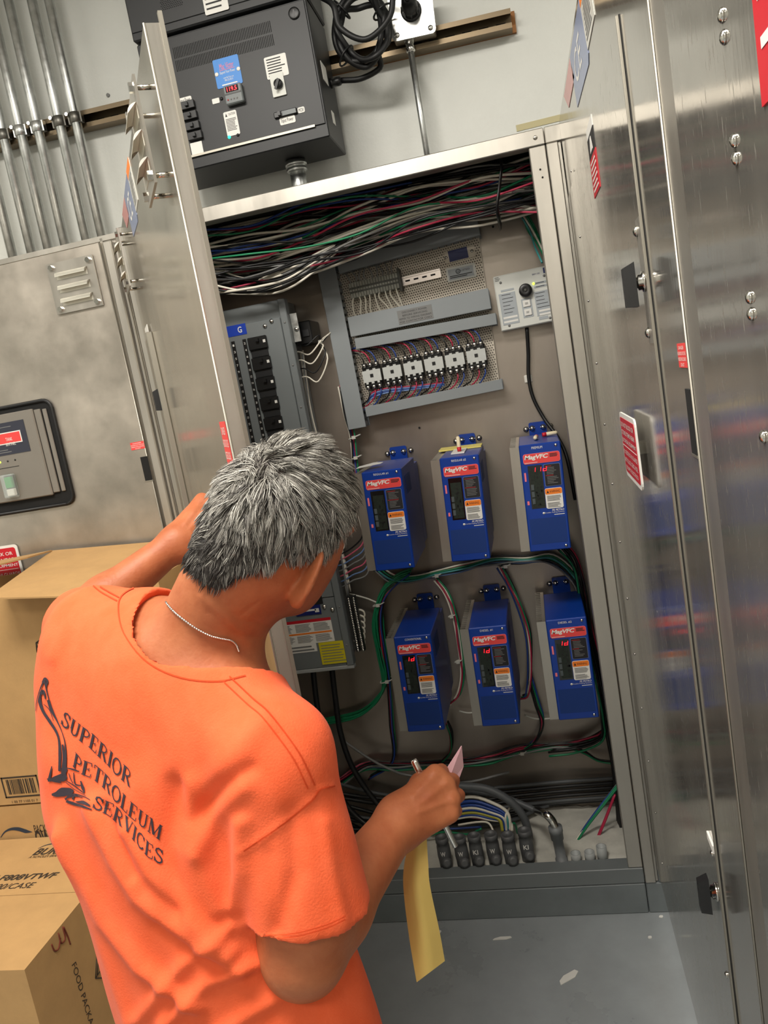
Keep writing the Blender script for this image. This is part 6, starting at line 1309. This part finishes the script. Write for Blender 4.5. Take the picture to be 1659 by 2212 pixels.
Vt, Qt = sdf_mesh(trous, (HW[0] - .36, HW[1] - .36, .02), (HW[0] + .36, HW[1] + .36, ztop + .05), .009)
def raw_obj(V, Q, name, m, parent):
    me = bpy.data.meshes.new(name); me.from_pydata([tuple(p) for p in V - np.array(parent.location)], [], [tuple(q[::1]) for q in Q]); me.polygons.foreach_set('use_smooth', np.ones(len(Q), bool)); me.materials.append(MATS[m]); o = bpy.data.objects.new(name, me); COL.objects.link(o); o.parent = parent; return o
raw_obj(relax(Vt, Qt, 2), Qt, 'trousers', 'denim', man)
for i in (0, 1):
    def shoe(P): q0 = an[i] * (1, 1, 0) + (0, 0, .04); d = smin(rcone(P, q0 - FWW * .04, q0 + FWW * .15, .042, .038), rcone(P, q0, an[i] + (0, 0, .02), .045, .05), .03); return np.maximum(d, -P[:, 2] + .001)
    c = an[i] + FWW * .06; Vq, Qq = sdf_mesh(shoe, (c[0] - .2, c[1] - .2, -.02), (c[0] + .2, c[1] + .2, .2), .006); raw_obj(Vq, Qq, 'shoe', 'shoe', man)
# ---- what he holds
MB().lathe(w3(c3(893, 1641, 1.09)), w3(c3(980, 1821, 1.075)) - w3(c3(893, 1641, 1.09)), [(0, .0042), (.004, .005), (.05, .005), (.051, .0046), (.128, .0042), (.1285, .003), (np.linalg.norm(w3(c3(980, 1821, 1.075)) - w3(c3(893, 1641, 1.09))), .0022)], 12).thing('pen', 'silver', 'silver pen held in the man\'s right hand', 'pen')
card = [c3(996, 1611, 1.12), c3(1000, 1655, 1.125), c3(983, 1702, 1.105), c3(960, 1705, 1.09), c3(945, 1690, 1.09)]
cw = [w3(q) for q in card]; n_c = nrm(np.cross(cw[2] - cw[0], cw[4] - cw[0])); MB().plate(cw, n_c, .0016).thing('pink_card', 'card_pink', 'small pink card sticking up out of the right hand', 'card')
Lp = spline([(908, 1775, 0), (883, 1827, 0), (871.6, 1881, 0), (873, 1938, 0), (885, 2033, 0), (900, 2122, 0)], 5); Rp = spline([(921, 1775, 0), (922, 1815, 0), (925, 1865, 0), (929, 1914, 0), (949, 2009, 0), (961, 2076, 0)], 5); mb = MB(); P = []; ns = 6
for k, (a, b) in enumerate(zip(Lp, Rp)):
    t = k / (len(Lp) - 1)
    for j in range(ns + 1):
        s = j / ns; q = a * (1 - s) + b * s; P.append(w3(c3(q[0], q[1], 1.055 - .03 * t + .035 * abs(s - .45) * (1 - .3 * t) + .012 * math.sin(5 * t + 2 * s))))
K = len(Lp); P2 = [p + np.array((0, .0006, 0)) for p in P]; f1 = [(i * (ns + 1) + j, i * (ns + 1) + j + 1, (i + 1) * (ns + 1) + j + 1, (i + 1) * (ns + 1) + j) for i in range(K - 1) for j in range(ns)]
mb.add(P, f1, 0, True); mb.thing('yellow_sheet', 'paper_yellow', 'long yellow paper sheet hanging from the right hand', 'paper')
# ------------------------------------------------------------------ cardboard boxes at the left
def carton(x0, x1, y0, y1, z0, z1, lab, top=True):
    e = empty('cardboard_box', ((x0 + x1) / 2, (y0 + y1) / 2, z0), lab, 'box', 'cardboard boxes at the left'); t = .005
    part_w(MB().box(x0, x1, y0, y0 + t, z0, z1), 'front_wall', 'cardboard', e); part_w(MB().box(x0, x1, y1 - t, y1, z0, z1), 'back_wall', 'cardboard', e)
    part_w(MB().box(x0, x0 + t, y0 + t, y1 - t, z0, z1), 'side_wall', 'cardboard', e); part_w(MB().box(x1 - t, x1, y0 + t, y1 - t, z0, z1), 'side_wall', 'cardboard', e)
    part_w(MB().box(x0 + t, x1 - t, y0 + t, y1 - t, z0, z0 + t), 'bottom', 'cardboard', e)
    if top:
        m = (y0 + y1) / 2; part_w(MB().box(x0, x1, y0, m - .001, z1, z1 + .004), 'flap', 'cardboard', e); part_w(MB().box(x0, x1, m + .001, y1, z1, z1 + .004), 'flap', 'cardboard', e)
    return e
YX = -.385
b1 = carton(-1.78, -.96, YX, -.04, .70, 1.275, 'open tall cardboard box behind the man, standing on another box', False)
b2 = carton(-1.78, -.97, YX + .002, -.045, 0., .69, 'lower cardboard box under the open one, with an arc logo')
b3 = carton(-1.66, -1.176, YX - .5, YX - .006, 0., .596, 'nearest cardboard box with lettered top, at the lower left')
t = .004
def flap(e, P, n, name='flap'): return part_w(MB().plate(P, n, t), name, 'cardboard', e)
fl_, fr_ = at(113, 1189, -.05), at(335, 1170, -.05); nl, nr = at(-30, 1292, -.485), at(300, 1283, -.485)
flap(b1, [nl, nr, fr_, fl_], np.cross(nr - nl, fl_ - nl))
a, b, c_, d_ = at(-80, 1238, -.40), at(60, 1203, -.2), at(112, 1188, -.06), at(-60, 1222, -.06); flap(b1, [a, b, c_, d_], np.cross(b - a, d_ - a))
# print on the open box: barcode and a small carton sign
def wmap(P0, ux, uz): return lambda x, y, z: P0 + ux * x + uz * z
yf = YX - .0008
mb = MB(); A = at(1, 1682, yf); B = at(83, 1733, yf); x0, x1 = A[0], at(78, 1672, yf)[0]; z1, z0 = at(75, 1674, yf)[2], at(5, 1725, yf)[2]
for q in ((x0, x1, z1 - .004, z1), (x0, x1, z0, z0 + .004), (x0, x0 + .004, z0, z1), (x1 - .004, x1, z0, z1)): mb.box(q[0], q[1], yf - .0002, yf + .0006, q[2], q[3])
x = x0 + .014
while x < x1 - .014:
    w_ = random.choice((.0016, .0016, .003, .0045)); mb.box(x, x + w_, yf - .0002, yf + .0006, z0 + .01, z1 - .008); x += w_ + random.choice((.0016, .0025, .004))
text(mb, '1 00 77 1105 01 7', (x0 + x1) / 2 - .04, (x0 + x1) / 2 + .04, z0 - .016, z0 - .009, yf)
part_w(mb, 'barcode', 'box_ink', b1, 'printed barcode')
mb = MB(); P = lambda u, v: at(u / 3.457, 1160 + v / 3.457, yf - .0003)
for a, b in (((268, 790), (365, 720)), ((268, 790), (300, 880)), ((300, 880), (390, 895)), ((268, 790), (275, 860)), ((275, 860), (300, 880)), ((270, 790), (400, 800)), ((365, 720), (420, 740))): mb.tube([P(*a), P(*b)], .0013, 4)
part_w(mb, 'carton_mark', 'box_ink', b1)
# crease lines and arc logo on the lower box
y2 = YX + .0012
def arc(mb, pts, wid, P):
    q = np.array(spline([(a, b, 0) for a, b in pts], 6))[:, :2]; T_ = np.gradient(q, axis=0); T_ /= np.linalg.norm(T_, axis=1)[:, None]; N_ = np.stack([-T_[:, 1], T_[:, 0]], 1); ws = np.interp(np.linspace(0, 1, len(q)), np.linspace(0, 1, len(wid)), wid)
    l = [P(*(p + n * w / 2)) for p, n, w in zip(q, N_, ws)]; r = [P(*(p - n * w / 2)) for p, n, w in zip(q, N_, ws)]
    for i in range(len(q) - 1): mb.add([l[i], l[i + 1], r[i + 1], r[i]], [(0, 1, 2, 3)])
mb = MB(); P = lambda u, v: at(u / 7.54, 1740 + v / 7.54, y2)
arc(mb, [(10, 520), (80, 430), (180, 385), (300, 385), (420, 420), (525, 432)], [10, 22, 40, 60, 60, 4], P)
part_w(mb, 'logo', 'box_ink_blue', b2, 'printed swoosh')
mb = MB(); A = P(565, 440); B = P(1010, 395); text(mb, 'PACKAGING', A[0], B[0], A[2], A[2] + .022, y2, shear=.1); A = P(575, 520); B = P(1010, 475); text(mb, 'OWNC', A[0], B[0], A[2] - .03, A[2] + .022, y2, bold=.03); part_w(mb, 'lettering', 'box_ink', b2)
# top of the near box
zt_ = .596 + .0046
P = lambda u, v: atz(u / 7.54, 1740 + v / 7.54, zt_ + .0004)
def toptext(mb, s, u0, v0, u1, h, shear=0., bold=0.):
    A = P(u0, v0); B = P(u1, v0); H = P(u0, v0 - h)[1] - A[1]; text(mb, s, 0, 1, 0, 1, 0, shear=shear, bold=bold, mp=lambda x, y, z: (A[0] + (B[0] - A[0]) * x, A[1] + H * z, zt_ + .0005))
mb = MB(); toptext(mb, 'BURROWS', 515, 812, 1440, 105, .25, .02); toptext(mb, 'A NOVOLEX BRAND', 455, 860, 955, 36, .2); toptext(mb, 'BFT-F808VTWF', -420, 1250, 830, 88, .25, .02); toptext(mb, '1000/CASE', -260, 1378, 480, 85, .25)
part_w(mb, 'lettering', 'box_ink', b3, 'dark slanted lettering')
mb = MB(); arc(mb, [(620, 700), (730, 650), (850, 622), (960, 615), (1060, 640), (1120, 660)], [4, 8, 14, 34, 60, 10], P); part_w(mb, 'logo', 'box_ink_blue', b3)
# side of the near box
xs = -1.176 + .0008
P = lambda u, v: atx(u / 3.95, 1660 + v / 3.95, xs)
A = P(648, 1645); B = P(860, 2360); Hh = P(612, 1680) - A
mb = MB(); text(mb, 'FOOD PACKAGING', 0, 1, 0, 1, 0, mp=lambda x, y, z: A + (B - A) * x + Hh * (1 - z) * 1.0); 
part_w(mb, 'lettering', 'box_ink', b3)
mb = MB()
for q in ([(440, 1500), (465, 1555), (500, 1535), (515, 1445)], [(498, 1405), (522, 1490), (556, 1450), (535, 1350)], [(545, 1355), (580, 1440), (600, 1500)]): mb.tube(spline([P(*p) for p in q], 5), .0018, 5)
part_w(mb, 'marker_writing', 'marker_red', b3, 'reddish marker scrawl')
mb = MB()
for a, b in (((825, 1600), (815, 1790)), ((815, 1790), (900, 1785)), ((815, 1790), (880, 1690)), ((840, 1640), (830, 1760))): mb.tube([P(*a), P(*b)], .0014, 4)
part_w(mb, 'carton_mark', 'box_ink', b3)
